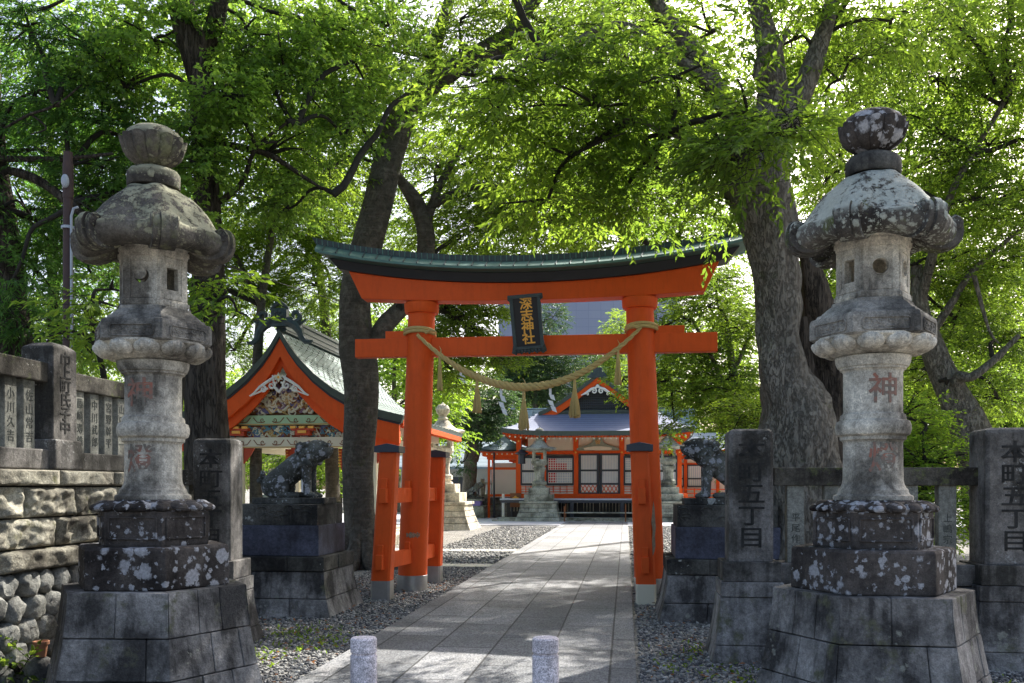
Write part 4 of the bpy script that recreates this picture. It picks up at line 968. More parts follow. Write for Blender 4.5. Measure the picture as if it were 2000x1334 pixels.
mb = MB(); mb.loft([[Vector((x * .985, y, z - .172)) for x, z in up] + [Vector((x * .965, y, z - .22)) for x, z in up[::-1]] for y in (-.11, .0)]); mb.build('verge_shadow_board', M['black'], hall)  # black board along the underside of the verge
pb = [p for p in prof if p[0] < 2.2]
mb = MB(); u2 = vee(prof, -.222, .965)
lo = [(x, z - .47) for x, z in u2]
mb.loft([[Vector((x, y, z)) for x, z in u2] + [Vector((x, y, z)) for x, z in lo[::-1]] for y in (-.08, .06)]); mb.build('bargeboard', M['verm'], hall)
lo2 = [(x * .96, z - .24) for x, z in lo]
mb = MB(); mb.loft([[Vector((x, y, z + .08)) for x, z in lo] + [Vector((x, y, z)) for x, z in lo2[::-1]] for y in (.065, .16)]); mb.build('inner_bargeboard', M['verm'], hall)
mb = MB()
for s in (-1, 1):
    mb.beam((s * 3.2, .1, 3.24), (s * 3.2, LEN - .1, 3.24), .07, .16); mb.beam((s * 3.16, -.05, 3.30), (s * 3.16, LEN, 3.30), .06, .10)
    for i in range(44): y = .25 + i * .19; mb.beam((s * 2.35, y, 3.5), (s * 3.16, y, 3.15), .06, .075)
mb.build('rafters', M['verm'], hall)
mb = MB(); mb.beam((0, .0, 5.80), (0, LEN, 5.80), .26, .34); mb.beam((0, .02, 6.0), (0, LEN, 6.0), .36, .07)
for i in range(2): mb.beam((0, .0, 5.70 + i * .13), (0, LEN, 5.70 + i * .13), .31, .03)
mb.build('ridge', M['copperd'], hall)
# ridge-end ornament: scrolls and a round plum crest
mb = MB(); 
def scroll(mb, c, r0, turns, sgn, rad, y, ph=0, n=30, k=.85, mi=0):
    pts = [(c[0] + sgn * r0 * (1 - k * i / n) * math.cos(ph + turns * 2 * math.pi * i / n), y, c[1] + r0 * (1 - k * i / n) * math.sin(ph + turns * 2 * math.pi * i / n)) for i in range(n + 1)]
    mb.tube(pts, [rad * (1 - .5 * i / n) for i in range(n + 1)], 6, mi=mi); return pts
mb.box((0, -.08, 5.98), (.42, .2, .46)); mb.ball((0, -.19, 6.02), (.19, .05, .2), 16, 8)
for k in range(6): a = R(60) * k; mb.ball((.095 * math.cos(a), -.24, 6.02 + .1 * math.sin(a)), (.05, .03, .052), 10, 6)
mb.ball((0, -.25, 6.02), .035, 8, 6); mb.tube([(-.24, -.12, 6.18), (-.1, -.14, 6.30), (.0, -.1, 6.37), (.12, -.14, 6.30), (.25, -.12, 6.2)], [.03, .06, .07, .06, .03], 8)
for s in (-1, 1):
    scroll(mb, (s * .42, 6.02), .19, 1.1, s, .085, -.1, R(200)); scroll(mb, (s * .33, 5.84), .10, .9, s, .07, -.12, R(180))
    mb.tube([(s * .2, -.1, 5.9), (s * .42, -.1, 5.78), (s * .55, -.1, 5.62), (s * .60, -.1, 5.45), (s * .70, -.1, 5.34), (s * .84, -.1, 5.33), (s * .9, -.1, 5.38)], [.13, .13, .11, .09, .07, .05, .02], 8)
    mb.tube([(s * .35, -.1, 5.85), (s * .6, -.1, 5.83), (s * .72, -.1, 5.92)], [.06, .045, .02], 8)
mb.build('ridge_ornament', M['copperd'], hall, smooth=True)
# white pendant with a star
mb = MB(); zc = 4.28
for s in (-1, 1):
    scroll(mb, (s * .20, zc - .06), .10, 1.2, s, .035, -.15, R(120)); scroll(mb, (s * .43, zc - .16), .085, 1.2, s, .032, -.15, R(100))
    mb.tube([(s * .09, -.15, zc + .18), (s * .20, -.15, zc + .1), (s * .34, -.15, zc + .02), (s * .52, -.15, zc - .10), (s * .68, -.15, zc - .26), (s * .80, -.15, zc - .33)], [.03, .04, .04, .035, .025, .012], 7)
    mb.tube([(s * .05, -.15, zc + .01), (s * .14, -.15, zc + .0), (s * .17, -.15, zc + .2)], [.03, .03, .02], 6); mb.tube([(0, -.15, zc - .24), (s * .08, -.15, zc - .14), (s * .15, -.15, zc - .1)], [.03, .04, .03], 6)
    mb.tube([(s * .3, -.15, zc - .14), (s * .55, -.15, zc - .24), (s * .78, -.15, zc - .34)], [.025, .022, .01], 6)
pd = mb.build('gable_pendant', M['white'], hall, smooth=True)
mb = MB(); n = 16; mb.prism([((.13 if i % 2 == 0 else .065) * math.cos(2 * math.pi * i / 12 + R(90)), zc + .14 + (.13 if i % 2 == 0 else .065) * math.sin(2 * math.pi * i / 12 + R(90))) for i in range(12)], -.2, -.16); mb.build('star_crest', M['cream'], pd)
mb = MB(); mb.ball((0, -.2, zc + .14), (.035, .02, .035), 8, 6); mb.build('crest_boss', M['gold'], pd)
# gable field and its carving
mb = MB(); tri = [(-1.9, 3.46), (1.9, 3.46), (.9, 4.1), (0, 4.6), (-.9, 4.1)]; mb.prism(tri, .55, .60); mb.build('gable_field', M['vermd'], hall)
cm = [M['brown'], M['ocher'], M['violet'], M['purple'], M['cream'], M['teal'], M['mint']]
def carving(name, x0, x1, z0, z1, y, n, seed, pal, tri_=False, rad=.03, par=None):
    rr = random.Random(seed); mb = MB()
    for i in range(n):
        for _ in range(20):
            x = rr.uniform(x0, x1); z = rr.uniform(z0, z1)
            if not tri_ or z < z0 + (z1 - z0) * (1 - abs(x - (x0 + x1) / 2) / ((x1 - x0) / 2)) ** .8: break
        mi = rr.choice(pal); r0 = rr.uniform(.5, 1.3) * min(.11, (z1 - z0) * .3); t = rr.random()
        if t < .5: scroll(mb, (x, z), r0, rr.uniform(.7, 1.4), rr.choice((-1, 1)), rad * rr.uniform(.6, 1.1), y - rr.uniform(0, .05), rr.uniform(0, 6), 16, .8, mi)
        elif t < .9:
            L = rr.uniform(.15, .4); ph = rr.uniform(0, 6); sl_ = rr.uniform(-.4, .4); mb.tube([(min(x1, max(x0, x + L * (j / 10 - .5))), y - .02 - rr.uniform(0, .01), min(z1, max(z0, z + .05 * math.sin(ph + j * .8) + sl_ * L * (j / 10 - .5)))) for j in range(11)], [rad * (.4 + .7 * math.sin(math.pi * j / 10)) for j in range(11)], 6, mi=mi)
        else: mb.ball((x, y - .03, z), (r0 * .5, .03, r0 * .4), 8, 6, mi=mi)
    return mb.build(name, cm, par or hall, smooth=True)
carving('dragon_carving', -1.65, 1.65, 3.54, 4.3, .40, 190, 3, [0, 1, 1, 1, 2, 3, 4, 4, 4, 0], True, .042)
mb = MB(); mb.prism([(-1.55, 3.5), (1.55, 3.5), (.85, 4.02), (0, 4.5), (-.85, 4.02)], .46, .50); mb.build('carving_ground', M['brown'], hall)
def scrollbeam(name, z0, z1, y, mat, L=2.75, cmi=M['brown'], n=6, seed=1):
    mb = MB(); mb.box((0, y + .12, (z0 + z1) / 2), (2 * L, .24, z1 - z0)); b_ = mb.build(name, mat, hall, bevel=.01)
    mb = MB(); h = z1 - z0
    for i in range(n):
        cx = -L + (i + .5) * 2 * L / n
        for s in (-1, 1):
            scroll(mb, (cx + s * .17, (z0 + z1) / 2 + .0), h * .26, 1.15, s, .014, y - .006, R(200), 24, .8)
            mb.tube([(cx + s * .17, y - .005, z0 + h * .25), (cx + s * .32, y - .005, z0 + h * .3), (cx + s * .42, y - .005, z0 + h * .75)], .012, 5)
    mb.build('painted_scrolls', cmi, b_); mb = MB(); mb.box((0, y - .004, z0 + .018), (2 * L - .3, .02, .03)); mb.build('gilt_edge', M['ocher'], b_); return b_
scrollbeam('green_beam', 3.22, 3.48, .30, M['mint'], 2.75)
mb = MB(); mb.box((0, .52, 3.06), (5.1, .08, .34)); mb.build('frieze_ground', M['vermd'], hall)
carving('frieze_carving', -2.5, 2.5, 2.93, 3.19, .44, 260, 9, [1, 5, 4, 0, 5, 4, 2], False, .026)
scrollbeam('cream_beam', 2.62, 2.90, .32, M['cream'], 2.75)
colx = [-2.35, -1.3, .50, 2.35]
for x in colx:
    mb = MB(); mb.box((x, .46, 1.45), (.19, .19, 2.95)); mb.build('column', M['curtain'] if x == .5 else M['cream'], hall, bevel=.02)
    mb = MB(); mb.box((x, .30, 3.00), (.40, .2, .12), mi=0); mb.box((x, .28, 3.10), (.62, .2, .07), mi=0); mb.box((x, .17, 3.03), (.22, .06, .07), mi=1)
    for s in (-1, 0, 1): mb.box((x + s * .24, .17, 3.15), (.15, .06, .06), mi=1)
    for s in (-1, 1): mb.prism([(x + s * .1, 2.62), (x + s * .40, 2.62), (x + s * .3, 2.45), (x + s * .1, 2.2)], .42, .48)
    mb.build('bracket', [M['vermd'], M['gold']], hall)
for x in (-2.35, -.25, 2.35):
    mb = MB(); mb.box((x, 7.6, 1.6), (.19, .19, 3.2)); mb.build('column', M['cream'], hall, bevel=.02)
for x in (-2.35, 2.35):
    for y in (4.0,): mb = MB(); mb.box((x, y, 1.6), (.19, .19, 3.2)); mb.build('column', M['cream'], hall, bevel=.02)
mb = MB()
for s in (-1, 1): mb.beam((s * 2.45, .5, 2.78), (s * 2.45, 7.7, 2.78), .16, .26); mb.beam((s * 2.5, .5, 3.2), (s * 2.5, 7.7, 3.2), .2, .3)
mb.beam((-2.4, 7.65, 2.78), (2.4, 7.65, 2.78), .16, .26); mb.build('side_beam', M['cream'], hall)
mb = MB(); mb.box((0, 4.1, .14), (5.4, 7.6, .28)); mb.build('platform', M['farstone'], hall, bevel=.01)
for i, x in enumerate((-.2, 1.3)):
    mb = MB(); mb.prism([(x - .14, 2.62), (x + .14, 2.62), (x + .12, 2.2), (x + .05, 2.0), (x - .05, 2.02), (x - .12, 2.25)], 1.2, 1.25); hb = mb.build('hanging_banner', M['vermd'], hall)
    mb = MB()
    for k in range(6): mb.box((x - .1, 1.19, 2.55 - k * .08), (.08, .02, .035))
    mb.build('gilt_trim', M['gold'], hb)

# ================================================================== distant lanterns
def far_lantern(label, x, y, H, wbase, wr, m1, m2, rz=-PA):
    r = thing('garden_lantern', label, 'lantern', (x, y, 0), rz, 'stone lanterns standing in the shrine court'); s = H / 4.4
    mb = MB(); f = lambda z: rectpoly(wbase * (.76 + .24 * max(0, (.85 * s - z) / (.85 * s)) ** 1.6), wbase * (.76 + .24 * max(0, (.85 * s - z) / (.85 * s)) ** 1.6)); battered(mb, f, [-.02, .22 * s, .44 * s, .64 * s, .85 * s], [4, 3], .02, 3); mb.box((0, 0, .90 * s), (wbase * 1.62, wbase * 1.62, .10 * s)); mb.build('footing', m1, r, bevel=.01)
    mb = MB(); mb.box((0, 0, 1.11 * s), (wbase * 1.22, wbase * 1.22, .32 * s)); mb.box((0, 0, 1.42 * s), (wbase * .88, wbase * .88, .30 * s)); mb.build('plinth', m2, r, bevel=.012)
    mb = MB(); mb.lathe([(.38 * s, 1.57 * s), (.36 * s, 1.63 * s), (.30 * s, 1.66 * s), (.30 * s, 1.70 * s), (.36 * s, 1.73 * s), (.35 * s, 1.86 * s), (.26 * s, 1.92 * s), (.24 * s, 2.1 * s), (.25 * s, 2.3 * s), (.30 * s, 2.42 * s), (.33 * s, 2.5 * s), (.25 * s, 2.56 * s), (.36 * s, 2.66 * s), (.40 * s, 2.72 * s), (.40 * s, 2.82 * s)], 8, a0=R(22.5)); mb.build('shaft', m2, r)
    mb = MB(); b = .26 * s
    for sx in (-1, 1):
        for sy in (-1, 1): mb.box((sx * b, sy * b, 3.05 * s), (.11 * s, .11 * s, .46 * s))
    mb.box((0, 0, 2.86 * s), (.66 * s, .66 * s, .08 * s)); mb.box((0, 0, 3.27 * s), (.62 * s, .62 * s, .07 * s)); mb.build('fire_box', m2, r)
    mb = MB(); rr = wr; rings = []
    for k, (q, z) in enumerate([(.30, 3.30), (.8, 3.28), (1.0, 3.34), (1.0, 3.38), (.82, 3.42), (.62, 3.50), (.42, 3.63), (.28, 3.78), (.22, 3.80)]):
        ring = []
        for j in range(24):
            a = 2 * math.pi * j / 24; c_ = abs(math.cos(3 * a)) ** 2; ring.append(Vector((math.cos(a) * rr * q * (.88 + .12 * c_), math.sin(a) * rr * q * (.88 + .12 * c_), (z + (.06 * c_ if q > .75 else 0)) * s)))
        rings.append(ring)
    mb.loft(rings); mb.build('cap', m2, r, smooth=True, angle=40)
    mb = MB(); mb.lathe([(.15 * s, 3.78 * s), (.2 * s, 3.86 * s), (.13 * s, 3.9 * s), (.12 * s, 3.95 * s), (.22 * s, 4.05 * s), (.25 * s, 4.18 * s), (.18 * s, 4.32 * s), (.05 * s, 4.38 * s), (0, 4.44 * s)], 20, cap=False); mb.build('finial', m2, r, smooth=True); return r
far_lantern('pale stone lantern on a block base beside the hall roof corner', -2.62, 34.9, 4.75, 1.28, .85, M['farstone'], M['farstone'])
far_lantern('grey stone lantern standing before the far shrine, left of its doors', 1.26, 42.3, 4.3, 1.05, .78, M['fargrey'], M['fargrey'])
far_lantern('grey stone lantern half hidden between the right gate leg and the lion', 7.05, 41.6, 4.4, 1.05, .78, M['fargrey'], M['fargrey'])
far_lantern('grey stone lantern seen through the open hall under its cream beam', -9.6, 36.5, 3.4, .9, .6, M['farstone'], M['fargrey'])
# ================================================================== far shrine
SX, SY = (1168 - CX) / F * 44, 44.0; sc_ = 44 / F
def lx(px, Y=44): return (px - 1168) / F * Y
def lz(py, Y=44): return EYE + (HZ - py) / F * Y
shr = thing('main_shrine', 'vermilion shrine with blue gabled roof and lattice doors at the end of the path', 'building', (SX, SY, 0), -PA)
def grid(fn, nu, nv, mb=None, flip=False):
    mb = mb or MB(); vs = [fn(i / nu, j / nv) for j in range(nv + 1) for i in range(nu + 1)]
    mb.add(vs, [(j * (nu + 1) + i, j * (nu + 1) + i + 1, (j + 1) * (nu + 1) + i + 1, (j + 1) * (nu + 1) + i) for j in range(nv) for i in range(nu)]); return mb
def irimoya(parent, W0, W1, D0, zt, z1, ridge, yb, mf, ms, edge, lift=.25, rows=0):
    """front skirt + side slopes + gable roof; front gable at y=-.3"""
    def zc(v): return zt + (z1 - zt) * (1 - (1 - v) ** 1.35)
    def lf(u): return lift * abs(u) ** 4
    fr = lambda u, v: Vector(((2 * u - 1) * (W0 + (W1 - W0) * v), -.3 - D0 * v, zc(v) + lf(2 * u - 1) * v))
    mb = grid(fr, 28, 8); vs0 = len(mb.v); grid(lambda u, v: fr(u, v) - Vector((0, 0, .16 + .0 * v)), 28, 8, mb)
    o = mb.build('front_roof', mf, parent)
    for s in (-1, 1):
        def sd(u, v): x = s * (W0 + (W1 - W0) * v); y0 = -.3 - D0 * v; return Vector((x, y0 + (yb - y0) * u, zc(v) + lift * v * max(0, 1 - u * 4) ** 2))
        mb = grid(sd, 24, 8); grid(lambda u, v: sd(u, v) - Vector((0, 0, .16)), 24, 8, mb)
        for k in range(9):
            v = k / 8 * .97; mb.tube([sd(i / 10, v) + Vector((0, 0, .03)) for i in range(11)], .035, 5)
        mb.build('side_roof', ms, parent)
        def up_(u, v): x = s * (W0 * (1 - v)) ; return Vector((s * W0 * (1 - v), -.45 + (yb + .45) * u, zt + (ridge - zt) * (v ** 1.25)))
        mb = grid(up_, 10, 8); grid(lambda u, v: up_(u, v) - Vector((0, 0, .14)), 10, 8, mb)
        for k in range(1, 9):
            v = k / 9; mb.tube([up_(i / 10, v) + Vector((0, 0, .02)) for i in range(11)], .03, 5)
        mb.build('upper_roof', ms, parent)
        mb = MB(); q = [up_(0, v / 8) for v in range(9)]
        mb.loft([[p + Vector((0, dy, 0)) for p in q] + [p + Vector((0, dy, -.20)) for p in q[::-1]] for dy in (-.12, 0)]); mb.build('verge_board', edge, parent)
        mb = MB(); mb.loft([[p + Vector((0, dy, -.20)) for p in q] + [p + Vector((0, dy, -.58 + .1 * i / 8)) for i, p in list(enumerate(q))[::-1]] for dy in (-.06, .04)]); mb.build('bargeboard', M['verm'], parent)
        mb = MB(); mb.loft([[sd(i / 24, 1) + Vector((dx * s, 0, dz)) for dx, dz in ((.03, .02), (.03, -.2), (-.1, -.2), (-.1, .02))] for i in range(25)]); mb.build('eave_edge', edge, parent)
    mb = MB(); mb.loft([[fr(i / 28, 1) + Vector((0, dy, dz)) for dy, dz in ((-.03, .02), (-.03, -.2), (.1, -.2), (.1, .02))] for i in range(29)]); mb.build('eave_edge', edge, parent)
    return fr, sd
fr, sd = irimoya(shr, 2.8, 4.35, 2.0, 5.14, 4.10, 6.95, 11, M['tile_blue'], M['tile_pale'], M['edge_green'], .18)
mb = MB()
for i in range(60):
    u = (i + .5) / 60; a = fr(u, 1) + Vector((0, .12, -.24)); b = fr(u, .45) + Vector((0, .3, -.34)); mb.beam(a, b, .06, .08)
mb.box((0, -1.0, 3.97), (7.4, 1.9, .05))
for s in (-1, 1):
    for i in range(30): u = (i + .5) / 40; v = 1; a = Vector((s * 4.25, -2.2 + 13.2 * u, 3.90 + .16 * max(0, 1 - u * 4) ** 2)); mb.beam(a, (s * 3.5, a.y + .0, 4.04), .06, .08)
mb.build('rafters', M['verm'], shr)
mb = MB()
for i in range(34):
    u = (i + .5) / 34; a = fr(u, 1) + Vector((0, .06, -.33)); mb.ball(a, .045, 6, 5)
mb.build('rafter_tips', M['cream'], shr)
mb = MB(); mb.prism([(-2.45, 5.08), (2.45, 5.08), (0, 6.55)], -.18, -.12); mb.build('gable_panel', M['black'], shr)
mb = MB()
for i in range(-24, 25): x = i * .1; h = 1.42 * (1 - abs(x) / 2.45); mb.box((x, -.20, 5.1 + h / 2), (.045, .03, h))
for k in range(12): z = 5.14 + k * .115; w_ = 2.4 * (1 - (z - 5.08) / 1.47); mb.box((0, -.21, z), (2 * w_, .025, .04))
mb.build('gable_lattice', M['iron'], shr)
mb = MB(); mb.box((0, -.30, 5.14), (5.3, .3, .13)); mb.box((0, -.33, 5.01), (5.5, .3, .10)); mb.build('gable_sill', M['edge_green'], shr)
mb = MB(); z = 6.12
for s in (-1, 1):
    scroll(mb, (s * .17, z - .03), .12, 1.1, s, .045, -.62, R(120)); mb.tube([(s * .05, -.6, z + .15), (s * .3, -.6, z + .06), (s * .55, -.6, z - .12), (s * .78, -.6, z - .22)], [.05, .07, .06, .02], 6); scroll(mb, (s * .48, z - .18), .08, 1, s, .035, -.62)
mb.ball((0, -.62, z + .2), (.09, .04, .09), 8, 6); mb.build('gable_pendant', M['white'], shr, smooth=True)
mb = MB(); mb.box((0, 5.2, 6.93), (.3, 11.4, .42)); mb.box((0, -.6, 7.02), (.42, .12, .36)); mb.box((0, -.6, 6.85), (1.0, .1, .25), taper=.6); mb.build('ridge', M['copperd'], shr)
# body
mb = MB(); mb.box((0, 4.6, 2.5), (6.6, 8.8, 2.9)); mb.build('wall', M['white'], shr)
mb = MB(); mb.box((0, .02, 3.66), (6.7, .2, .76)); 
for zz in (3.44, 3.63): mb.box((0, -.085, zz), (6.6, .02, .015))
mb.build('plaster_frieze', M['cream'], shr)
pxs = [1013, 1062, 1125, 1214, 1277, 1324]
mb = MB()
for p in pxs: mb.box((lx(p), -.02, 2.55), (.24, .34, 3.05))
mb.box((0, -.03, 3.22), (8.0, .26, .16)); mb.box((0, -.03, 4.02), (8.1, .3, .10)); mb.box((0, -.05, 1.12), (8.4, .4, .26)); mb.build('frame', M['verm'], shr)
mb = MB()
for p in pxs: mb.ball((lx(p), -.22, 3.22), (.05, .03, .05), 6, 5); mb.ball((lx(p), -.22, 3.78), (.05, .03, .05), 6, 5)
mb.build('stud', M['gold'], shr)
# doors
def lattice(mb, x0, x1, z0, z1, y, nx, nz, w_=.03, dx=None):
    for i in range(nx + 1): mb.box((x0 + (x1 - x0) * i / nx, y, (z0 + z1) / 2), (w_, .03, z1 - z0))
    for i in range(nz + 1 if nz else 0): mb.box(((x0 + x1) / 2, y - .006, z0 + (z1 - z0) * i / nz), (x1 - x0, .025, w_))
for x0, x1 in ((lx(1131), lx(1170)), (lx(1172), lx(1211))):
    mb = MB(); mb.box(((x0 + x1) / 2, -.14, 2.2), (x1 - x0 - .01, .05, 1.92)); d_ = mb.build('door', M['curtain'], shr)
    mb = MB()
    for s in (x0 + .05, x1 - .05): mb.box((s, -.19, 2.2), (.10, .06, 1.94))
    for z in (1.27, 1.72, 2.36, 3.12): mb.box(((x0 + x1) / 2, -.19, z), (x1 - x0, .055, .09))
    mb.build('door_frame', M['iron'], d_)
    mb = MB()
    for i in range(1, 13): mb.box((x0 + (x1 - x0) * i / 13, -.185, 2.42), (.035, .03, 1.34))
    mb.build('bars', M['white'], d_)
    mb = MB(); mb.box(((x0 + x1) / 2, -.17, 1.49), (x1 - x0 - .2, .02, .36)); mb.build('lower_panel', M['white'], d_)
    mb = MB(); a, b = x0 + .1, x1 - .1; n = 4
    for i in range(-1, n + 1):
        w_ = (b - a) / n; p, q = a + w_ * i, a + w_ * (i + 1)
        for (u, v_) in ((p, q), (q, p)):
            u2, v2 = max(a, min(b, u)), max(a, min(b, v_))
            if u2 != v2: mb.beam((u2, -.20, 1.32 + .34 * abs(u2 - u) / w_), (v2, -.20, 1.66 - .34 * abs(v2 - v_) / w_), .025, .035)
    mb.build('diamond_lattice', M['verm'], d_)
for x0, x1, ch in ((lx(1068), lx(1121), 1), (lx(1218), lx(1273), 1), (lx(1017), lx(1056), 0), (lx(1281), lx(1320), 0)):
    mb = MB(); mb.box(((x0 + x1) / 2, -.13, 2.35), (x1 - x0, .05, 1.32)); wn = mb.build('window', M['curtain'], shr)
    mb = MB()
    for s in (x0 + .03, x1 - .03): mb.box((s, -.18, 2.35), (.08, .06, 1.36))
    for z in (1.70, 2.33, 3.0): mb.box(((x0 + x1) / 2, -.18, z), (x1 - x0, .055, .11))
    mb.build('window_frame', M['iron'], wn); mb = MB()
    if ch: lattice(mb, x0 + .08, x1 - .08, 1.77, 2.27, -.17, 10, 4); lattice(mb, x0 + .08, x1 - .08, 2.39, 2.95, -.17, 10, 5)
    else: lattice(mb, x0 + .08, x1 - .08, 1.77, 2.27, -.17, 9, 1); lattice(mb, x0 + .08, x1 - .08, 2.39, 2.95, -.17, 9, 1)
    mb.build('window_lattice', M['white'], wn)
    if ch and x0 < 0:
        mb = MB(); mb.box((x0 + .28, -.155, 2.36), (.36, .01, 1.2)); mb.box((x0 + .7, -.155, 2.55), (.5, .01, .3)); mb.build('red_banner', M['redpaper'], wn)
    mb = MB(); mb.box(((x0 + x1) / 2, -.12, 1.45), (x1 - x0, .05, .40)); mb.build('sill_panel', M['white'], wn)
    mb = MB()
    for z in (1.35, 1.47, 1.58): mb.box(((x0 + x1) / 2, -.17, z), (x1 - x0, .04, .03))
    for k in range(1, 4): mb.box((x0 + (x1 - x0) * k / 4, -.175, 1.46), (.03, .04, .34))
    mb.build('balustrade', M['verm'], wn)
# carved frog-leg strut above the doors
mb = MB(); pl = [(0, 3.92), (.18, 3.9), (.24, 3.74), (.42, 3.60), (.75, 3.50), (.98, 3.42), (1.02, 3.32), (.7, 3.34), (.3, 3.46), (0, 3.5)]
mb.prism([(-x, z) for x, z in pl[::-1]][:-1] + pl, -.26, -.12); kp = mb.build('carved_strut', plain('grey_green_carving', (.26, .30, .22), .7, .3, 8), shr, bevel=.01)
mb = MB(); mb.prism([(-.62, 3.32), (.62, 3.32), (.68, 3.42), (.5, 3.46), (.2, 3.50), (-.2, 3.50), (-.5, 3.46), (-.68, 3.42)], -.30, -.262); mb.build('pale_panel', M['cream'], kp)
mb = MB(); mb.ball((0, -.27, 3.72), (.045, .02, .045), 8, 6)
for k in range(5): a = R(72 * k + 90); mb.ball((.09 * math.cos(a), -.27, 3.72 + .09 * math.sin(a)), (.05, .02, .05), 8, 6)
mb.build('plum_crest', M['ocher'], kp)
# veranda, offering-front
mb = MB(); mb.box((0, -.85, 1.0), (9.0, 1.7, .07)); mb.build('veranda', M['curtain'], shr, bevel=.01)
mb = MB(); mb.box((0, -1.72, .90), (8.9, .1, .12))
for p in (1055, 1121, 1215, 1281): mb.box((lx(p), -1.72, .48), (.16, .14, .78))
mb.build('veranda_frame', M['iron'], shr)
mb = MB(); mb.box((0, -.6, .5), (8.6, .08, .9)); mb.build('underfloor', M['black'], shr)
mb = MB()
for i in range(56):
    if random.random() < .7: mb.box((-4.1 + i * .15, -.72, .62), (.035, .03, .40))
mb.build('underfloor_grille', M['farstone'], shr)
mb = MB(); mb.box((0, -2.15, .10), (9.0, .8, .16)); mb.box((0, -2.65, .06), (9.4, .5, .06)); mb.build('front_step', M['fargrey'], shr, bevel=.01)
mb = MB()
for x in (lx(1108, 42) , lx(1224, 42)):
    mb.tube([(x, -3.1, .03), (x, -3.1, .72)], .03, 6); mb.tube([(x, -2.2, .1), (x, -2.2, .80)], .03, 6)
hr = thing('handrail', 'low rusty rail with thin posts before the shrine steps', 'railing', (SX, SY, 0), -PA)
mb.build('rail_post', M['brown'], hr); mb = MB(); mb.tube([(-2.8, -2.9, .42), (4.4, -2.9, .42)], .035, 6); mb.build('rail_bar', M['fargrey'], hr)
# rear hall
rh = thing('rear_hall', 'large grey-green roofed hall rising behind the blue-roofed shrine', 'building', ((1186 - CX) / F * 57, 57, 0), -PA)
k_ = 57 / F
mb = MB(); mb.box((0, 5, 2.2), (10.5, 8, 4.4)); mb.build('wall', M['white'], rh)
def side(s):
    def fn(u, v): return Vector(((2 * u - 1) * (5.7 + .5 * v), s * 5.6 * v + 5, 6.55 - 2.9 * (1 - (1 - v) ** 1.5)))
    return fn
mb = MB(); 
for s in (-1, 1): grid(side(s), 20, 10, mb); grid(lambda u, v: side(s)(u, v) - Vector((0, 0, .2)), 20, 10, mb)
mb.build('roof', M['tile_grey'], rh)
mb = MB()
for s in (-1, 1): mb.tube([side(-1)(0 if s < 0 else 1, v / 10) + Vector((0, 0, .06)) for v in range(11)], .12, 6); 
mb.box((0, 5, 6.62), (11.6, .35, .35)); mb.box((0, 5, 6.86), (11.9, .5, .07)); mb.box((-5.3, 4.7, 6.3), (.35, .4, .9)); mb.box((5.3, 4.7, 6.3), (.35, .4, .9)); mb.build('ridge', M['tile_grey'], rh)
mb = grid(lambda u, v: Vector((5.9 + 1.3 * v, 2.2 + 6 * u - .8 * v + 1.6 * u * v, 5.0 - 1.6 * (1 - (1 - v) ** 1.5))), 8, 8); mb2 = mb
for k in range(8): mb.tube([Vector((5.9 + 1.3 * k / 8, 2.2 + 6 * i / 6 - .8 * k / 8, 5.03 - 1.6 * (1 - (1 - k / 8) ** 1.5))) for i in range(7)], .04, 5)
mb.build('side_roof', M['tile_pale'], rh)
# wings, pavilion, annex
def pavilion(name, label, px, Y, hw, zt, ze, rmat, dz=.35):
    r = thing(name, label, 'building', ((px - CX) / F * Y, Y, 0), -PA)
    def qf(s, ax):
        def f(u, v):
            w_ = hw * (v * .94 + .06); a = (2 * u - 1) * w_; b = s * w_; z = zt - (zt - ze) * (1 - (1 - v) ** 1.6) + .14 * v * abs(2 * u - 1) ** 4
            return Vector((a, b, z)) if ax else Vector((b, a, z))
        return f
    mb = MB()
    for s in (-1, 1):
        for ax in (0, 1): grid(qf(s, ax), 12, 6, mb); grid(lambda u, v: qf(s, ax)(u, v) - Vector((0, 0, .12)), 12, 6, mb)
    mb.build('roof', rmat, r); mb = MB(); mb.box((0, 0, ze - .22), (hw * 1.75, hw * 1.75, .18)); mb.box((0, 0, ze - .38), (hw * 1.4, hw * 1.4, .16)); mb.box((0, 0, ze - .1), (hw * 1.9, hw * 1.9, .05)); mb.build('bracket', M['verm'], r)
    mb = MB()
    for i in range(9): mb.ball((-hw * .88 + i * hw * .22, -hw * .9, ze - .2), .045, 6, 5)
    mb.build('rafter_tips', M['cream'], r)
    mb = MB()
    for sx in (-1, 1):
        for sy in (-1, 1): mb.box((sx * hw * .62, sy * hw * .62, (ze - .4) / 2), (.11, .11, ze - .4))
    mb.box((0, -hw * .62, 1.15), (hw * 1.3, .1, .12)); mb.box((0, -hw * .62, 2.5), (hw * 1.3, .1, .12)); mb.build('frame', M['verm'], r)
    mb = MB(); mb.box((0, hw * .3, 1.7), (hw * 1.2, .1, 2.2)); mb.build('wall', M['white'], r); return r
pavilion('side_pavilion', 'small blue-roofed pavilion joined to the left of the shrine', 986, 47, 1.15, 4.15, 3.42, M['tile_grey'])
pavilion('side_pavilion', 'small pale-roofed wing behind the left court lantern', 1030, 49, 1.0, 3.7, 3.2, M['tile_pale'])
rw = thing('shrine_wing', 'white and vermilion wing of the shrine seen past the right lion', 'building', ((1352 - CX) / F * 48, 48, 0), -PA)
mb = MB(); mb.box((0, 2, 2.1), (4.4, 4, 2.6)); mb.build('wall', M['white'], rw)
mb = MB()
for x in (-1.45, -.35, .75, 1.3, 2.1): mb.box((x, -.05, 2.1), (.16, .2, 2.7))
mb.box((0, -.04, 3.1), (4.4, .2, .16)); mb.box((0, -.04, 2.75), (4.4, .16, .12)); mb.box((0, -.9, 1.0), (5.0, 1.7, .12))
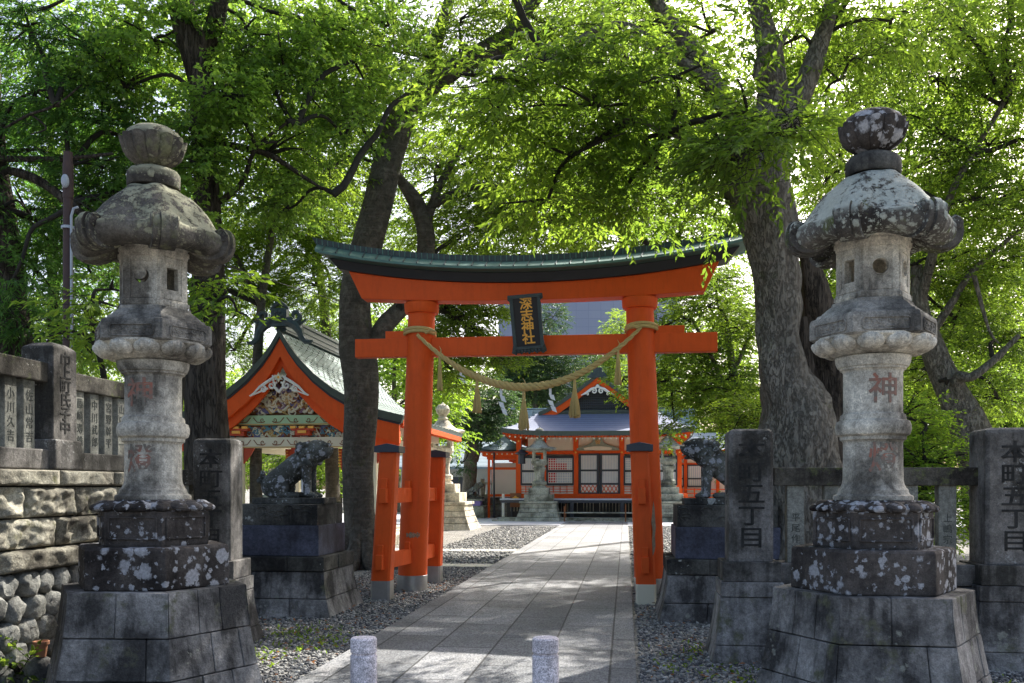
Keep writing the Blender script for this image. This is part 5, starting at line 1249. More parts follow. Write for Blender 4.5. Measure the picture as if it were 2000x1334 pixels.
for z in (1.25, 1.45): mb.box((0, -1.6, z), (5.0, .05, .05))
for k in range(9): mb.box((-2.4 + k * .6, -1.6, 1.25), (.06, .06, .5))
mb.build('frame', M['verm'], rw)
for x in (-.9, .2):
    mb = MB(); mb.box((x, -.06, 2.15), (.9, .06, 1.15)); wn = mb.build('window', M['curtain'], rw); mb = MB(); lattice(mb, x - .4, x + .4, 1.62, 2.68, -.1, 8, 0, .045); mb.build('bars', M['white'], wn)
    mb = MB(); 
    for z in (1.6, 2.0, 2.7): mb.box((x, -.12, z), (.92, .05, .07))
    for s in (-1, 1): mb.box((x + s * .44, -.12, 2.15), (.07, .05, 1.15))
    mb.build('window_frame', M['iron'], wn)
mb = grid(lambda u, v: Vector(((2 * u - 1) * (1.8 + 1.0 * v), 2 - 3.2 * v, 4.5 - 1.05 * (1 - (1 - v) ** 1.4) + .2 * v * abs(2 * u - 1) ** 4)), 14, 6); mb.build('roof', M['tile_pale'], rw)
mb = MB(); mb.box((0, -.9, 3.38), (5.0, .25, .2)); mb.build('eave', M['verm'], rw)
an = thing('storehouse', 'long low grey storehouse with a blue-grey roof left of the shrine court', 'building', ((905 - CX) / F * 54, 54, 0), -PA)
mb = MB(); mb.box((0, 2, 1.4), (7.5, 4, 2.8)); mb.build('wall', plain('grey_plaster', (.36, .38, .36), .8, .1), an)
mb = MB(); mb.loft([[Vector((x, y, z)) for y, z in ((-.6, 2.75), (2, 4.3), (4.6, 2.75), (4.6, 2.6), (2, 4.15), (-.6, 2.6))] for x in (-4.1, 4.1)]); mb.build('roof', M['tile_grey'], an)
mb = MB(); mb.box((-1.2, -.02, 1.1), (2.4, .06, 2.1)); mb.build('shutter', M['iron'], an)
bd = thing('office_block', 'large blue-grey panelled modern building behind the trees', 'building', (9.3, 112, 0), -PA * .5)
def panelmat():
    t = NT('blue_grey_cladding'); tc = t.n('ShaderNodeTexCoord').outputs['Object']; rt = t.n('ShaderNodeMapping', {'Vector': tc, 'Rotation': (R(90), 0, 0)}).outputs[0]
    b = t.n('ShaderNodeTexBrick', {'Vector': rt, 'Color1': (.25, .28, .37, 1), 'Color2': (.27, .30, .385, 1), 'Mortar': (.21, .235, .32, 1), 'Scale': 1.0, 'Mortar Size': .03, 'Brick Width': 1.5, 'Row Height': 1.0}); b.offset = 0
    return t.finish(b.outputs[0], .6)
mb = MB(); mb.box((0, 8, 13.2), (22, 16, 26.4)); mb.build('cladding', panelmat(), bd)
mb = MB(); mb.box((0, 8, 26.6), (22.4, 16.4, .5)); mb.build('parapet', M['iron'], bd)
# court furniture
def at(px, Y): return ((px - CX) / F * Y, Y, 0)
cf = thing('stone_fence', 'low grey stone fence on a mound in the far court', 'fence', at(977, 47.5), -PA)
mb = MB(); mb.box((0, 0, 1.75), (1.9, .16, .12)); mb.box((0, 0, 1.12), (1.9, .25, .14)); mb.build('rail', M['fargrey'], cf)
for i in range(9): mb = MB(); mb.box((-.82 + i * .205, 0, 1.44), (.10, .10, .55)); mb.build('baluster', M['fargrey'], cf)
for x in (-.92, 0, .92): mb = MB(); mb.box((x, 0, 1.52), (.22, .22, .95)); mb.build('post', M['fargrey'], cf, bevel=.02)
mb = MB(); battered(mb, lambda z: rectpoly(1.15 + .2 * (1 - z), .5 + .2 * (1 - z)), [0, .35, .7, 1.05], [5, 2], .03, 2); mb.build('footing', M['cobble'], cf, bevel=.03)
fl = thing('flag_pole', 'thin dark pole standing in the far court', 'pole', at(965, 46)); mb = MB(); mb.tube([(0, 0, 0), (0, 0, 3.3)], [.05, .04], 8); mb.build('pole', M['iron'], fl); mb = MB(); mb.lathe([(.09, 0), (.09, .12), (.05, .14)], 10); mb.build('foot', M['iron'], fl)
wp = thing('white_post', 'short white square post in the far court', 'post', at(983, 44.5), -PA); mb = MB(); mb.box((0, 0, .62), (.13, .13, 1.24)); mb.build('post', M['white'], wp, bevel=.01); mb = MB(); mb.box((0, 0, .05), (.3, .3, .1)); mb.build('foot', M['fargrey'], wp)
sg = thing('crest_sign', 'dark sign board with a golden five-petalled plum crest', 'sign', at(1007, 43.6), -PA)
mb = MB(); mb.box((0, 0, .95), (.52, .06, .66)); mb.build('board', M['brown'], sg); mb = MB(); mb.box((-.2, .02, .32), (.06, .06, .64)); mb.box((.2, .02, .32), (.06, .06, .64)); mb.build('leg', M['iron'], sg)
mb = MB()
for k in range(5): a = R(72 * k + 90); mb.ball((.10 * math.cos(a), -.04, 1.0 + .10 * math.sin(a)), (.062, .02, .062), 8, 6)
mb.ball((0, -.05, 1.0), (.04, .02, .04), 8, 6); mb.build('plum_crest', M['gold'], sg)
bx_ = thing('stone_plinth', 'grey stone plinth wrapped with a purple cloth under a small lion in the far court', 'plinth', at(925, 46), -PA)
mb = MB(); mb.box((0, 0, .28), (1.25, 1.0, .56), taper=.9); mb.build('footing', M['fargrey'], bx_, bevel=.02); mb = MB(); mb.box((0, 0, .93), (.98, .85, .10)); mb.box((0, 0, .60), (1.1, .9, .08)); mb.build('slab', M['fargrey'], bx_, bevel=.01)
mb = MB(); mb.box((0, 0, .765), (.80, .7, .25)); mb.build('purple_cloth', M['cloth'], bx_, bevel=.01)
src = next(o for o in COL.objects if o.name == 'lion_statue')
cl = copy_tree(src, Vector(at(926, 46)) + Vector((0, 0, .99)), -PA); cl['label'] = 'small weathered stone lion on the purple-draped plinth in the far court'; cl['group'] = 'stone lions'
for o in [o for o in COL.objects if o.name.startswith('body') and o.parent == cl]:
    o.modifiers.clear(); rm = o.modifiers.new('r', 'REMESH'); rm.mode = 'VOXEL'; rm.voxel_size = .02
def hang_lantern(label, px, py, Y):
    p = P(px, py, Y); r = thing('hanging_lantern', label, 'lantern', p, 0, 'bronze lanterns hanging under the shrine eaves')
    mb = MB(); mb.lathe([(.16, 0), (.18, .03), (.17, .05), (.17, .42), (.30, .46), (.33, .50), (.18, .56), (.10, .66), (.03, .70), (.05, .76), (.0, .8)], 6, cap=False); mb.build('body', M['iron'], r); mb = MB(); mb.tube([(0, 0, .78), (0, 0, 1.25)], .012, 5); mb.build('chain', M['iron'], r)
hang_lantern('bronze lantern hanging left of the court lantern', 1019, 906, 42.5); hang_lantern('bronze lantern hanging past the right gate leg near the lion', 1312, 900, 44)
ob = thing('offering_box', 'small red lacquered box on a stand beside the right wing', 'box', at(1314, 45), -PA); mb = MB(); mb.box((0, 0, 1.22), (.5, .4, .42), taper=1.1); mb.build('box', M['verm'], ob, bevel=.02)
mb = MB()
for s in (-1, 1): mb.box((s * .2, 0, .5), (.06, .3, 1.02))
mb.build('stand', M['vermd'], ob)

# ================================================================== pole, pot
up = thing('utility_pole', 'rusty brown utility pole with a grey conduit behind the retaining wall', 'pole', ((133 - CX) / F * 12, 12, 0))
mb = MB(); mb.tube([(0, 0, 0), (0, 0, 5.95)], [.075, .058], 16); mb.tube([(0, 0, 5.35), (0, 0, 5.8)], .067, 16); mb.build('pole', M['pole'], up, smooth=True)
mb = MB(); mb.tube([(.075, -.06, .2), (.07, -.06, 5.1), (.10, -.06, 5.2), (.16, -.06, 5.22)], .017, 8); cd = mb.build('conduit', M['conduit'], up, smooth=True)
mb = MB()
for z in (3.3, 4.95): mb.lathe([(.085, z), (.085, z + .035)], 16)
mb.ball((0, -.08, 5.55), (.05, .05, .09), 10, 8); mb.build('clamp', M['conduit'], up)
mb = MB(); 
for k in range(2): mb.tube([(0, 0, 5.6 - k * .2), (.4, 1.0, 5.35 - k * .2), (1.2, 4, 5.3), (3, 12, 5.9)], .007, 4)
mb.build('cable', M['black'], up)
rk = MB(); rk.ball((0, 0, .08), (.15, .12, .165), 12, 8); rk = tag(rk.build('rock', M['cobble'], None, smooth=True), 'rounded rock under the small flower pot in the wall corner', 'rock'); rk.location = (-3.77, 7.37, 0)
fp = thing('flower_pot', 'small terracotta flower pot on a rock at the foot of the cobbled wall', 'pot', (-3.76, 7.36, .24)); mb = MB(); mb.lathe([(.035, 0), (.05, .1), (.06, .1), (.062, .125), (.052, .125), (.045, .11), (0, .105)], 24, cap=False); mb.build('pot', M['terra'], fp, smooth=True, angle=30)

# ================================================================== trees
SPEC['vfar'] = (.34, .17, 1.1, 12, .8, .3, 1.4); SPEC['mfar'] = (.20, .09, .7, 12, .5, .3, 1.2)
DENS = 1.4
def auto(bs, spec, k=1.0):
    LL, WW, TL, NL = SPEC[spec][:4]; a = LL * WW * .5 * NL * .72; out = []
    for (px, py, Y, rx, ry, rd, lai) in bs: out.append((px, py, Y, rx, ry, rd, max(6, int(DENS * k * lai * math.pi * rx * ry * (Y / F) ** 2 / a))))
    return out
def gb(px, Y): return ((px - CX) / F * Y, Y, 0)
# gnarled zelkova at right
T3 = [[(1585, 1215, 11.3, 125), (1570, 1000, 11.3, 100), (1560, 900, 11.3, 86), (1556, 810, 11.3, 76), (1530, 740, 11.3, 56), (1520, 660, 11.3, 45), (1522, 600, 11.3, 50), (1507, 500, 11.3, 53), (1490, 400, 11.3, 62), (1482, 330, 11.3, 70), (1500, 230, 11.3, 56)],
      [(1480, 300, 11.2, 45), (1432, 230, 11.0, 26), (1398, 170, 11, 22), (1360, 110, 11, 20), (1300, 30, 11, 17), (1230, -60, 11, 12)],
      [(1500, 260, 11.3, 38), (1508, 180, 11.3, 32), (1500, 90, 11.3, 26), (1478, 0, 11.3, 20), (1460, -90, 11.3, 14)],
      [(1520, 250, 11.3, 38), (1570, 170, 11.3, 26), (1600, 90, 11.3, 20), (1625, 0, 11.3, 16), (1640, -90, 11.3, 10)],
      [(1440, 330, 11, 12), (1380, 285, 10.7, 9), (1310, 260, 10.6, 7), (1240, 235, 10.6, 5), (1170, 225, 10.6, 3)],
      [(1400, 175, 11, 14), (1330, 120, 10.8, 11), (1230, 55, 10.8, 9), (1160, 60, 10.8, 7), (1080, 120, 10.8, 4)],
      [(1500, 60, 11, 12), (1480, 150, 11, 9), (1540, 60, 11, 6)]]
B3 = auto([(900, 145, 10.2, 90, 35, .6, 2.0), (1010, 165, 10.2, 150, 45, 1.0, 2.8), (1160, 185, 10.4, 170, 55, 1.2, 3.2), (1320, 150, 10.4, 150, 60, 1.0, 3), (980, 250, 10.8, 120, 38, 1.0, 2.4), (1120, 290, 11, 170, 45, 1.1, 2.6), (1280, 330, 11.2, 140, 45, 1.1, 2.6),
           (1060, 390, 11.6, 150, 40, 1.0, 2), (1220, 420, 11.8, 150, 35, 1.0, 2), (1380, 400, 11.6, 90, 35, 1, 2.2), (1455, 300, 9.7, 110, 50, .6, 3.2), (1545, 235, 9.7, 90, 50, .6, 3.2), (1470, 215, 9.9, 80, 35, .6, 2), (1400, 60, 11, 150, 50, 1.2, 1.0),
           (1560, 60, 11.6, 160, 50, .6, .8), (1650, 150, 11.6, 90, 50, 1, 2), (1240, 60, 12, 140, 45, 1.2, 1.5), (1740, 40, 11.5, 130, 60, 1.2, 2.2),
           (1300, -160, 11, 400, 110, 2.2, .8), (1750, -120, 11.5, 300, 110, 2.2, 1.2), (900, -160, 10.5, 260, 80, 2, .8)], 'near')  # this row: unseen boughs above the frame, added to shade the foreground
t3 = tree('zelkova_tree', 'huge gnarled pale-barked zelkova with a split hollow, behind the right stone fence', 'tree', gb(1575, 11.3), T3, B3, 'near', M['L_bright'], M['bark_grey'], 11, attach=[(1432, 230, 11), (1300, 30, 11), (1508, 180, 11.3), (1600, 90, 11.3), (1240, 235, 10.6), (1080, 120, 10.8), (1310, 260, 10.6), (1480, 320, 11)], nseg=60, k=14, bark_=.17, lobes=.06, bs=2.6)
mb = MB(); off = Vector(gb(1575, 11.3))
for pts in ([(1640, 1215, 11.75, 70), (1622, 950, 11.7, 48), (1612, 820, 11.7, 42), (1606, 700, 11.65, 42), (1595, 600, 11.6, 32), (1583, 530, 11.5, 20), (1570, 480, 11.45, 8)], [(1600, 860, 11.45, 14), (1590, 760, 11.4, 15), (1575, 700, 11.4, 12), (1568, 620, 11.4, 9)], [(1632, 900, 11.5, 15), (1628, 800, 11.45, 13), (1618, 720, 11.5, 12), (1600, 640, 11.5, 8)]):
    limb(mb, [P(a[0], a[1], a[2]) - off for a in pts], [a[3] * a[2] / F for a in pts], 30, 12, 0, .16, 6, .10)
mb.build('dead_wood', M['dead'], t3, smooth=True, angle=80)
# ringed dark trunk left of the gate
T1 = [[(706, 1130, 18, 48), (703, 1085, 18, 37), (702, 1000, 18, 33), (700, 900, 18, 34), (706, 800, 18, 37), (704, 740, 18, 39), (697, 680, 18, 39), (694, 600, 18, 34), (702, 530, 18, 34), (718, 470, 18, 33), (738, 400, 18, 32), (757, 320, 18, 31), (777, 255, 18, 30), (797, 205, 18, 28)],
      [(725, 690, 18, 24), (748, 640, 18, 20), (785, 600, 18.2, 18), (815, 555, 18.4, 17), (830, 505, 18.6, 20), (830, 450, 18.6, 19), (812, 395, 18.6, 18), (785, 355, 18.5, 11), (770, 330, 18.5, 7)],
      [(790, 225, 18, 28), (840, 165, 17.8, 25), (900, 125, 17.6, 22), (960, 95, 17.5, 23), (995, 70, 17.5, 20), (1025, 25, 17.5, 15), (1070, -30, 17.5, 12)],
      [(795, 215, 18, 26), (835, 160, 18, 20), (850, 90, 18, 16), (872, 20, 18, 12), (895, -50, 18, 8)], [(985, 95, 17.5, 12), (1050, 118, 17.4, 9), (1100, 100, 17.4, 8), (1160, 80, 17.3, 6), (1260, 60, 17.2, 3)],
      [(830, 450, 18.6, 10), (855, 370, 18.6, 9), (900, 290, 18.8, 7), (930, 240, 19, 4)], [(820, 420, 18.6, 9), (900, 370, 18.5, 8), (980, 365, 18.5, 7), (1045, 390, 18.5, 4)], [(755, 200, 18, 8), (738, 150, 18, 12), (700, 110, 18, 9)]]
B1 = auto([(900, 50, 17.5, 110, 70, 1.5, 1.6), (1000, 200, 19, 110, 50, 1.6, 1.2), (1080, 60, 18, 120, 70, 1.6, 1.8), (760, 100, 17, 90, 90, 1.5, 2), (670, 180, 17.5, 90, 90, 1.5, 2), (860, 330, 19.5, 90, 50, 1.6, 1.6), (960, 400, 19, 120, 55, 1.6, 2.2), (1080, 440, 19, 130, 45, 1.6, 2), (900, 460, 20, 110, 50, 1.8, 2),
           (1200, 380, 19, 140, 70, 1.6, 1.8), (1200, 120, 19, 140, 80, 1.6, 1.4), (640, 330, 18, 80, 60, 1.4, 1.6), (1330, 260, 20, 120, 90, 1.6, 1.5), (1000, 30, 18, 90, 50, 1.6, 1.2), (900, 610, 20, 60, 40, 1.2, 3), (930, 580, 20, 90, 40, 1.4, 3), (880, 720, 21, 45, 50, 1.0, 2.4), (960, 690, 21, 70, 25, 1.0, 2.4), (900, 660, 21, 60, 40, 1, 2.4),
           (1000, -150, 18, 500, 110, 3, .7), (1350, 560, 21, 60, 30, 1, 1)], 'zel')  # the wide bough above the frame is unseen, added for its shade
t1 = tree('hackberry_tree', 'tall dark ring-barked tree forking above the gate, left of its column', 'tree', gb(706, 18), T1, B1, 'zel', M['L_mid'], M['bark_dark'], 5, attach=[(900, 125, 17.6), (1025, 25, 17.5), (850, 90, 18), (1160, 80, 17.3), (855, 370, 18.6), (930, 240, 19), (830, 505, 18.6), (1045, 390, 18.5), (757, 320, 18), (780, 600, 18)], nseg=36, k=10, bark_=.05, lobes=.03)
mb = MB()
for a_, L_ in ((-100, .75), (-60, .6), (-20, .8), (30, .7), (90, .7), (150, .7), (-145, .8)):
    ca, sa = math.cos(R(a_)), math.sin(R(a_)); limb(mb, [(.22 * ca, .22 * sa, .75), (.34 * ca, .34 * sa, .38), (.48 * ca, .48 * sa, .12), (L_ * ca, L_ * sa, -.02), ((L_ + .3) * ca, (L_ + .3) * sa, -.1)], [.12, .15, .13, .09, .04], 12, 6, .03, .14, 6)
mb.build('root_flare', M['bark_dark'], t1, smooth=True, angle=80)
# ginkgo
T2 = [[(402, 1090, 13.6, 60), (404, 950, 13.6, 50), (405, 850, 13.6, 46), (403, 750, 13.6, 44), (403, 640, 13.6, 40), (407, 540, 13.6, 34), (405, 400, 13.6, 27), (400, 300, 13.6, 26), (395, 200, 13.6, 26), (385, 120, 13.6, 30), (365, 50, 13.6, 30), (340, -40, 13.6, 26)],
      [(392, 110, 13.6, 22), (415, 60, 13.5, 20), (430, 0, 13.4, 18), (440, -60, 13.4, 14)], [(420, 400, 13.6, 7), (470, 360, 13.5, 6), (500, 290, 13.5, 4), (560, 240, 13.5, 3)], [(420, 280, 13.6, 8), (520, 300, 13.6, 6), (600, 350, 13.8, 4), (650, 380, 14, 2)]]
B2 = auto([(480, 50, 14, 130, 80, 1.3, 2.6), (300, 80, 13.6, 110, 80, 1.2, 2.6), (560, 150, 14, 130, 80, 1.3, 2.6), (440, 190, 13, 80, 60, .6, 3), (370, 250, 13, 60, 60, .6, 2.6), (520, 290, 14, 100, 70, 1.2, 2.4), (400, 330, 12.9, 45, 60, .5, 3), (380, 440, 12.9, 45, 50, .5, 1.6), (620, 60, 14.5, 100, 70, 1.3, 2.4), (680, 250, 14.5, 60, 60, 1, 1.6), (560, 400, 14.5, 90, 50, 1.2, 1.8), (700, 120, 14.8, 60, 90, 1, 2), (240, 170, 13.6, 90, 70, 1.2, 2), (760, 50, 15, 60, 60, 1, 1.6), (800, 180, 15, 50, 35, .8, 1.6),
           (400, -150, 13.6, 400, 110, 2.4, 1.2)], 'gink')  # unseen high bough over the frame, added for shading
tree('ginkgo_tree', 'straight furrow-barked ginkgo with small fan leaves behind the left pillar', 'tree', gb(402, 13.6), T2, B2, 'gink', M['L_ginkgo'], M['bark_furrow'], 6, nseg=36, bark_=.08, lobes=.04)
# dark conifer, far left
T5 = [[(45, 1000, 14, 60), (40, 800, 14, 48), (32, 680, 14, 38), (18, 560, 14, 32), (5, 420, 14, 26), (-10, 300, 14, 22), (-20, 100, 14, 18)], [(5, 330, 14, 9), (70, 350, 13.6, 10), (140, 400, 13.4, 9), (200, 455, 13.3, 6)], [(0, 310, 13.8, 7), (120, 310, 13.3, 5), (220, 300, 13, 3)],
      [(10, 250, 13.4, 3), (55, 225, 13, 3), (110, 205, 12.8, 2.5), (160, 165, 12.6, 1.5)], [(60, 222, 13, 2.5), (90, 250, 12.9, 2), (60, 262, 12.9, 1)], [(20, 20, 13.4, 5), (80, 18, 13.2, 4), (125, 0, 13, 3)]]
B5 = auto([(60, 60, 13.4, 120, 60, 1.3, 2.2), (60, 170, 13.6, 110, 60, 1.3, 2.2), (190, 230, 14, 100, 55, 1.2, 3), (90, 300, 14, 110, 45, 1.3, 2.2), (200, 330, 13.8, 100, 50, 1.2, 3), (190, 100, 14, 90, 60, 1.2, 3), (290, 270, 14.5, 70, 70, 1.2, 3.5), (60, 420, 14.4, 90, 55, 1.3, 2), (200, 430, 14.5, 70, 50, 1, 3), (30, 560, 13.2, 50, 70, .8, 1.4), (80, 540, 14.5, 60, 60, 1, 2), (60, 640, 14, 80, 45, 1, 4), (180, 540, 15, 60, 60, 1, 2), (130, 500, 14.8, 60, 40, 1, 2), (330, 380, 15, 50, 60, 1, 2.4), (-60, 300, 14, 80, 200, 1.2, 2)], 'con', .75)
tree('cypress_tree', 'dark cypress with drooping tiers of fine foliage above the retaining wall', 'tree', gb(45, 14), T5, B5, 'con', M['L_dark'], M['bark_furrow'], 8, nseg=24, attach=[(5, 420, 14), (140, 400, 13.4), (120, 310, 13.3), (-10, 300, 14), (110, 205, 12.8)])
# bright low saplings behind the left wall
tree('young_zelkova', 'young bright-leaved tree growing behind the retaining wall by the utility pole', 'tree', gb(200, 10.8), [[(215, 1000, 10.8, 8), (205, 760, 10.8, 7), (190, 680, 10.8, 5), (175, 610, 10.8, 3)]], auto([(180, 590, 10.8, 60, 28, .5, 1.8), (110, 655, 10.8, 45, 20, .4, 1.6), (200, 640, 10.8, 55, 30, .5, 2.0), (220, 560, 11, 40, 20, .4, 1.2), (180, 690, 10.8, 50, 20, .4, 1.4)], 'near'), 'near', M['L_bright'], M['twig'], 21)
tree('young_zelkova', 'young bright-leaved tree whose sprays reach past the left lantern to the ginkgo', 'tree', gb(350, 11.2), [[(345, 1100, 11.2, 8), (350, 800, 11.2, 7), (375, 650, 11.2, 5), (400, 590, 11.2, 3)]], auto([(420, 575, 11.2, 65, 28, .5, 2.4), (390, 620, 11.2, 40, 24, .4, 2), (455, 610, 11.2, 35, 18, .4, 1.6), (385, 545, 11.2, 30, 18, .4, 1.6)], 'near'), 'near', M['L_yellow'], M['twig'], 22)
# right-hand leaning tree and its crown
T4 = [[(1945, 1040, 15.5, 55), (1915, 900, 15.5, 46), (1890, 830, 15.5, 40), (1862, 770, 15.5, 32), (1838, 720, 15.5, 28), (1815, 660, 15.5, 24), (1797, 600, 15.5, 18), (1790, 520, 15.5, 12)], [(1880, 800, 15.4, 16), (1870, 740, 15.2, 12), (1900, 735, 15, 10), (1945, 700, 15, 8), (1990, 655, 15, 5)], [(1815, 660, 15.5, 10), (1860, 590, 15.3, 8), (1900, 530, 15.2, 6), (1990, 450, 15, 4)], [(1795, 600, 15.5, 12), (1850, 400, 14.8, 8), (1900, 300, 14.6, 6), (1960, 200, 14.4, 5), (1995, 120, 14.4, 3)], [(1900, 530, 15, 6), (1930, 640, 15, 3), (1950, 670, 15, 2)]]
B4 = auto([(1880, 60, 14, 130, 70, 1.3, 2), (1960, 160, 14.4, 90, 60, 1.3, 2), (1820, 160, 14.6, 90, 60, 1.2, 2), (1930, 280, 15, 90, 70, 1.3, 2), (1850, 300, 15, 80, 55, 1.2, 2), (1920, 400, 15, 100, 50, 1.3, 2.4), (1820, 520, 15.8, 90, 45, 1.2, 2), (1940, 520, 16, 80, 60, 1.3, 2.4), (1860, 620, 16.4, 90, 50, 1.2, 1.8), (1960, 660, 16, 70, 60, 1.2, 2), (1820, 720, 16.6, 60, 50, 1.2, 1.8), (1950, 780, 16, 80, 50, 1.2, 2.2), (1800, 420, 15.8, 60, 50, 1, 1.8), (1640, 330, 15.8, 60, 70, 1, 1.8), (1700, 220, 15, 60, 70, 1.2, 2), (1690, 600, 16, 50, 80, 1, 1.8), (1620, 480, 16.4, 40, 60, 1, 1.8), (2000, -120, 14.6, 260, 110, 2, 1.8), (2080, 300, 14.8, 90, 250, 2, 2)], 'zel')  # includes an unseen bough above the frame, added to cast shade
tree('leaning_tree', 'leaning tree with spreading sunlit layered branches beyond the right fence', 'tree', gb(1945, 15.5), T4, B4, 'zel', M['L_bright'], M['bark_grey'], 31, attach=[(1797, 600, 15.5), (1945, 700, 15), (1900, 530, 15.2), (1850, 400, 14.8), (1900, 300, 14.6), (1960, 200, 14.4), (1790, 520, 15.5), (1850, 740, 15.3)])
# shrubs beyond the right fence
for i, (px, Y, lab) in enumerate(((1800, 13.4, 'yellow-green bush seen between the right lantern and the edge pillar'), (1690, 14.5, 'yellow-green bush behind the right lantern shaft'), (1500, 15, 'low green bush seen under the right lion tail beside the trunk'))):
    tree('garden_bush', lab, 'bush', gb(px, Y), [[(px, 1150, Y, 6), (px + 10, 950, Y, 4), (px, 850, Y, 2)]], auto([(px, 900, Y, 90, 60, .8, 2.6), (px + 20, 1000, Y, 100, 70, .8, 2.6), (px - 40, 820, Y + .5, 70, 60, .8, 2)], 'bush'), 'bush', M['L_yellow'] if i < 2 else M['L_mid'], M['twig'], 40 + i, 'bushes behind the right fence')
# mid tree behind the gate at right
TF = [[(1455, 1010, 22, 16), (1452, 900, 22, 14), (1440, 800, 22, 11), (1432, 730, 22, 9), (1420, 640, 22, 5)], [(1445, 840, 22, 7), (1400, 720, 21.8, 5), (1350, 620, 21.6, 3)], [(1440, 790, 22, 5), (1380, 760, 21.6, 3), (1310, 745, 21.4, 2)], [(1432, 730, 22, 5), (1470, 640, 22, 3)]]
BF = auto([(1380, 600, 22, 70, 35, 1.2, 2.4), (1430, 650, 22, 70, 40, 1.2, 2.6), (1350, 680, 21.5, 70, 40, 1.2, 2.8), (1420, 740, 21.5, 75, 40, 1.2, 3), (1350, 770, 21.2, 75, 35, 1.2, 3), (1310, 830, 21.5, 45, 20, .8, 1.8), (1440, 810, 21.5, 55, 35, 1, 2.6), (1400, 545, 22.5, 70, 35, 1.2, 2), (1300, 730, 21.5, 40, 35, 1, 2), (1235, 760, 22, 30, 18, .8, 1.8), (1215, 745, 22, 18, 14, .5, 1.6), (1290, 640, 23, 50, 50, 1, 1.6), (1450, 880, 22, 50, 30, 1, 2)], 'zel')
tree('maple_tree', 'mid-green layered tree between the right gate column and the gnarled trunk', 'tree', gb(1455, 22), TF, BF, 'zel', M['L_mid'], M['bark_grey'], 51)
# left-behind trees
tree('zelkova_tree', 'sunlit yellow-green tree rising behind the carved hall', 'tree', gb(640, 30), [[(650, 980, 30, 16), (640, 700, 30, 12), (620, 500, 30, 7), (600, 400, 30, 4)]], auto([(560, 460, 27, 110, 55, 1.8, 2.2), (500, 560, 27, 80, 60, 1.6, 2.4), (620, 560, 27, 90, 60, 1.6, 2.4), (640, 430, 27, 90, 60, 1.6, 2), (460, 680, 27, 50, 50, 1.4, 2.2), (740, 480, 28, 60, 80, 1.6, 1.8), (600, 370, 27, 90, 50, 1.6, 1.6), (640, 640, 31, 90, 40, 1.6, 2.4), (480, 450, 26, 70, 60, 1.6, 1.8)], 'zel'), 'zel', M['L_bright'], M['bark_dark'], 61)
tree('broadleaf_tree', 'pale yellow-green tree between the hall roof and the gate column', 'tree', gb(770, 42), [[(775, 1000, 42, 8), (770, 800, 42, 6), (770, 700, 42, 3)]], auto([(770, 720, 42, 60, 60, 2, 2.4), (860, 760, 42, 50, 70, 2, 2.4), (740, 640, 42, 50, 50, 2, 1.8), (820, 680, 43, 60, 60, 2, 2), (870, 840, 41, 40, 30, 1.5, 2)], 'mfar'), 'mfar', M['L_yellow'], M['bark_dark'], 62)
tree('pine_tree', 'dark pruned conifer with a thick stub trunk above the court storehouse', 'tree', gb(918, 47), [[(916, 1000, 47, 17), (917, 930, 47, 15), (922, 870, 47, 14), (932, 820, 47, 8), (945, 780, 47, 4)], [(925, 900, 47, 10), (934, 870, 47, 9)]], auto([(930, 830, 47, 55, 30, 1.5, 4), (965, 790, 48, 45, 40, 1.5, 4), (900, 800, 46, 40, 25, 1.3, 3), (985, 840, 49, 25, 25, 1.2, 3), (905, 900, 46, 14, 14, .5, 2)], 'mfar'), 'mfar', M['L_fir'], M['bark_grey'], 63)
tree('cedar_tree', 'grey-green rounded conifer behind the rope and the shrine ridge', 'tree', gb(1045, 70), [[(1045, 1000, 70, 7), (1045, 800, 70, 5), (1050, 650, 70, 2)]], auto([(1045, 740, 70, 60, 50, 3, 3), (1070, 690, 70, 45, 40, 3, 3), (1080, 620, 72, 25, 30, 2, 2.4), (1010, 710, 70, 35, 40, 2.5, 3), (1100, 760, 70, 50, 40, 3, 3), (1130, 700, 70, 40, 30, 3, 2)], 'fir'), 'fir', M['L_fir'], M['bark_dark'], 64)
tree('cedar_tree', 'pale round conifer beside the grey office block', 'tree', gb(1190, 80), [[(1190, 1000, 80, 6), (1190, 760, 80, 3)]], auto([(1190, 690, 80, 50, 35, 3, 2.5), (1215, 640, 80, 30, 40, 3, 2.2), (1170, 740, 80, 50, 40, 3, 3)], 'fir'), 'fir', M['L_mid'], M['bark_dark'], 65)
for i, (px, Y, h, lab) in enumerate(((-60, 38, 380, 'broad distant tree at the far left behind the cypress'), (130, 44, 300, 'distant tree behind the utility pole'), (300, 40, 330, 'distant tree behind the left lantern'), (450, 46, 200, 'distant tree left of the carved hall'), (660, 60, 200, 'distant tree behind the carved hall roof'), (830, 72, 260, 'distant tree behind the pale court lantern'), (960, 80, 250, 'distant tree behind the storehouse'), (1300, 66, 240, 'distant tree behind the right gate column'), (1430, 54, 330, 'distant tree behind the layered maple'), (1600, 40, 380, 'distant tree behind the gnarled trunk'), (1760, 42, 330, 'distant tree behind the right lantern'), (1920, 36, 400, 'distant tree behind the leaning tree'), (2080, 38, 420, 'distant tree at the far right'))):
    sp = 'vfar' if Y > 50 else 'mfar'; rr = random.Random(i)
    tree('distant_tree', lab, 'tree', gb(px, Y), [[(px, 985, Y, 9), (px + 5, 850, Y, 6), (px, 950 - h * .7, Y, 3)]], auto([(px + rr.uniform(-60, 60), 935 - h * f, Y + rr.uniform(-2, 2), rr.uniform(70, 110), h * .2, 2.5, 2.2) for f in (.12, .35, .35, .6, .85)], sp), sp, M['L_yellow'] if i in (3, 9, 10) else M['L_mid'], M['bark_dark'], 70 + i, 'distant trees behind the shrine', tw=False)
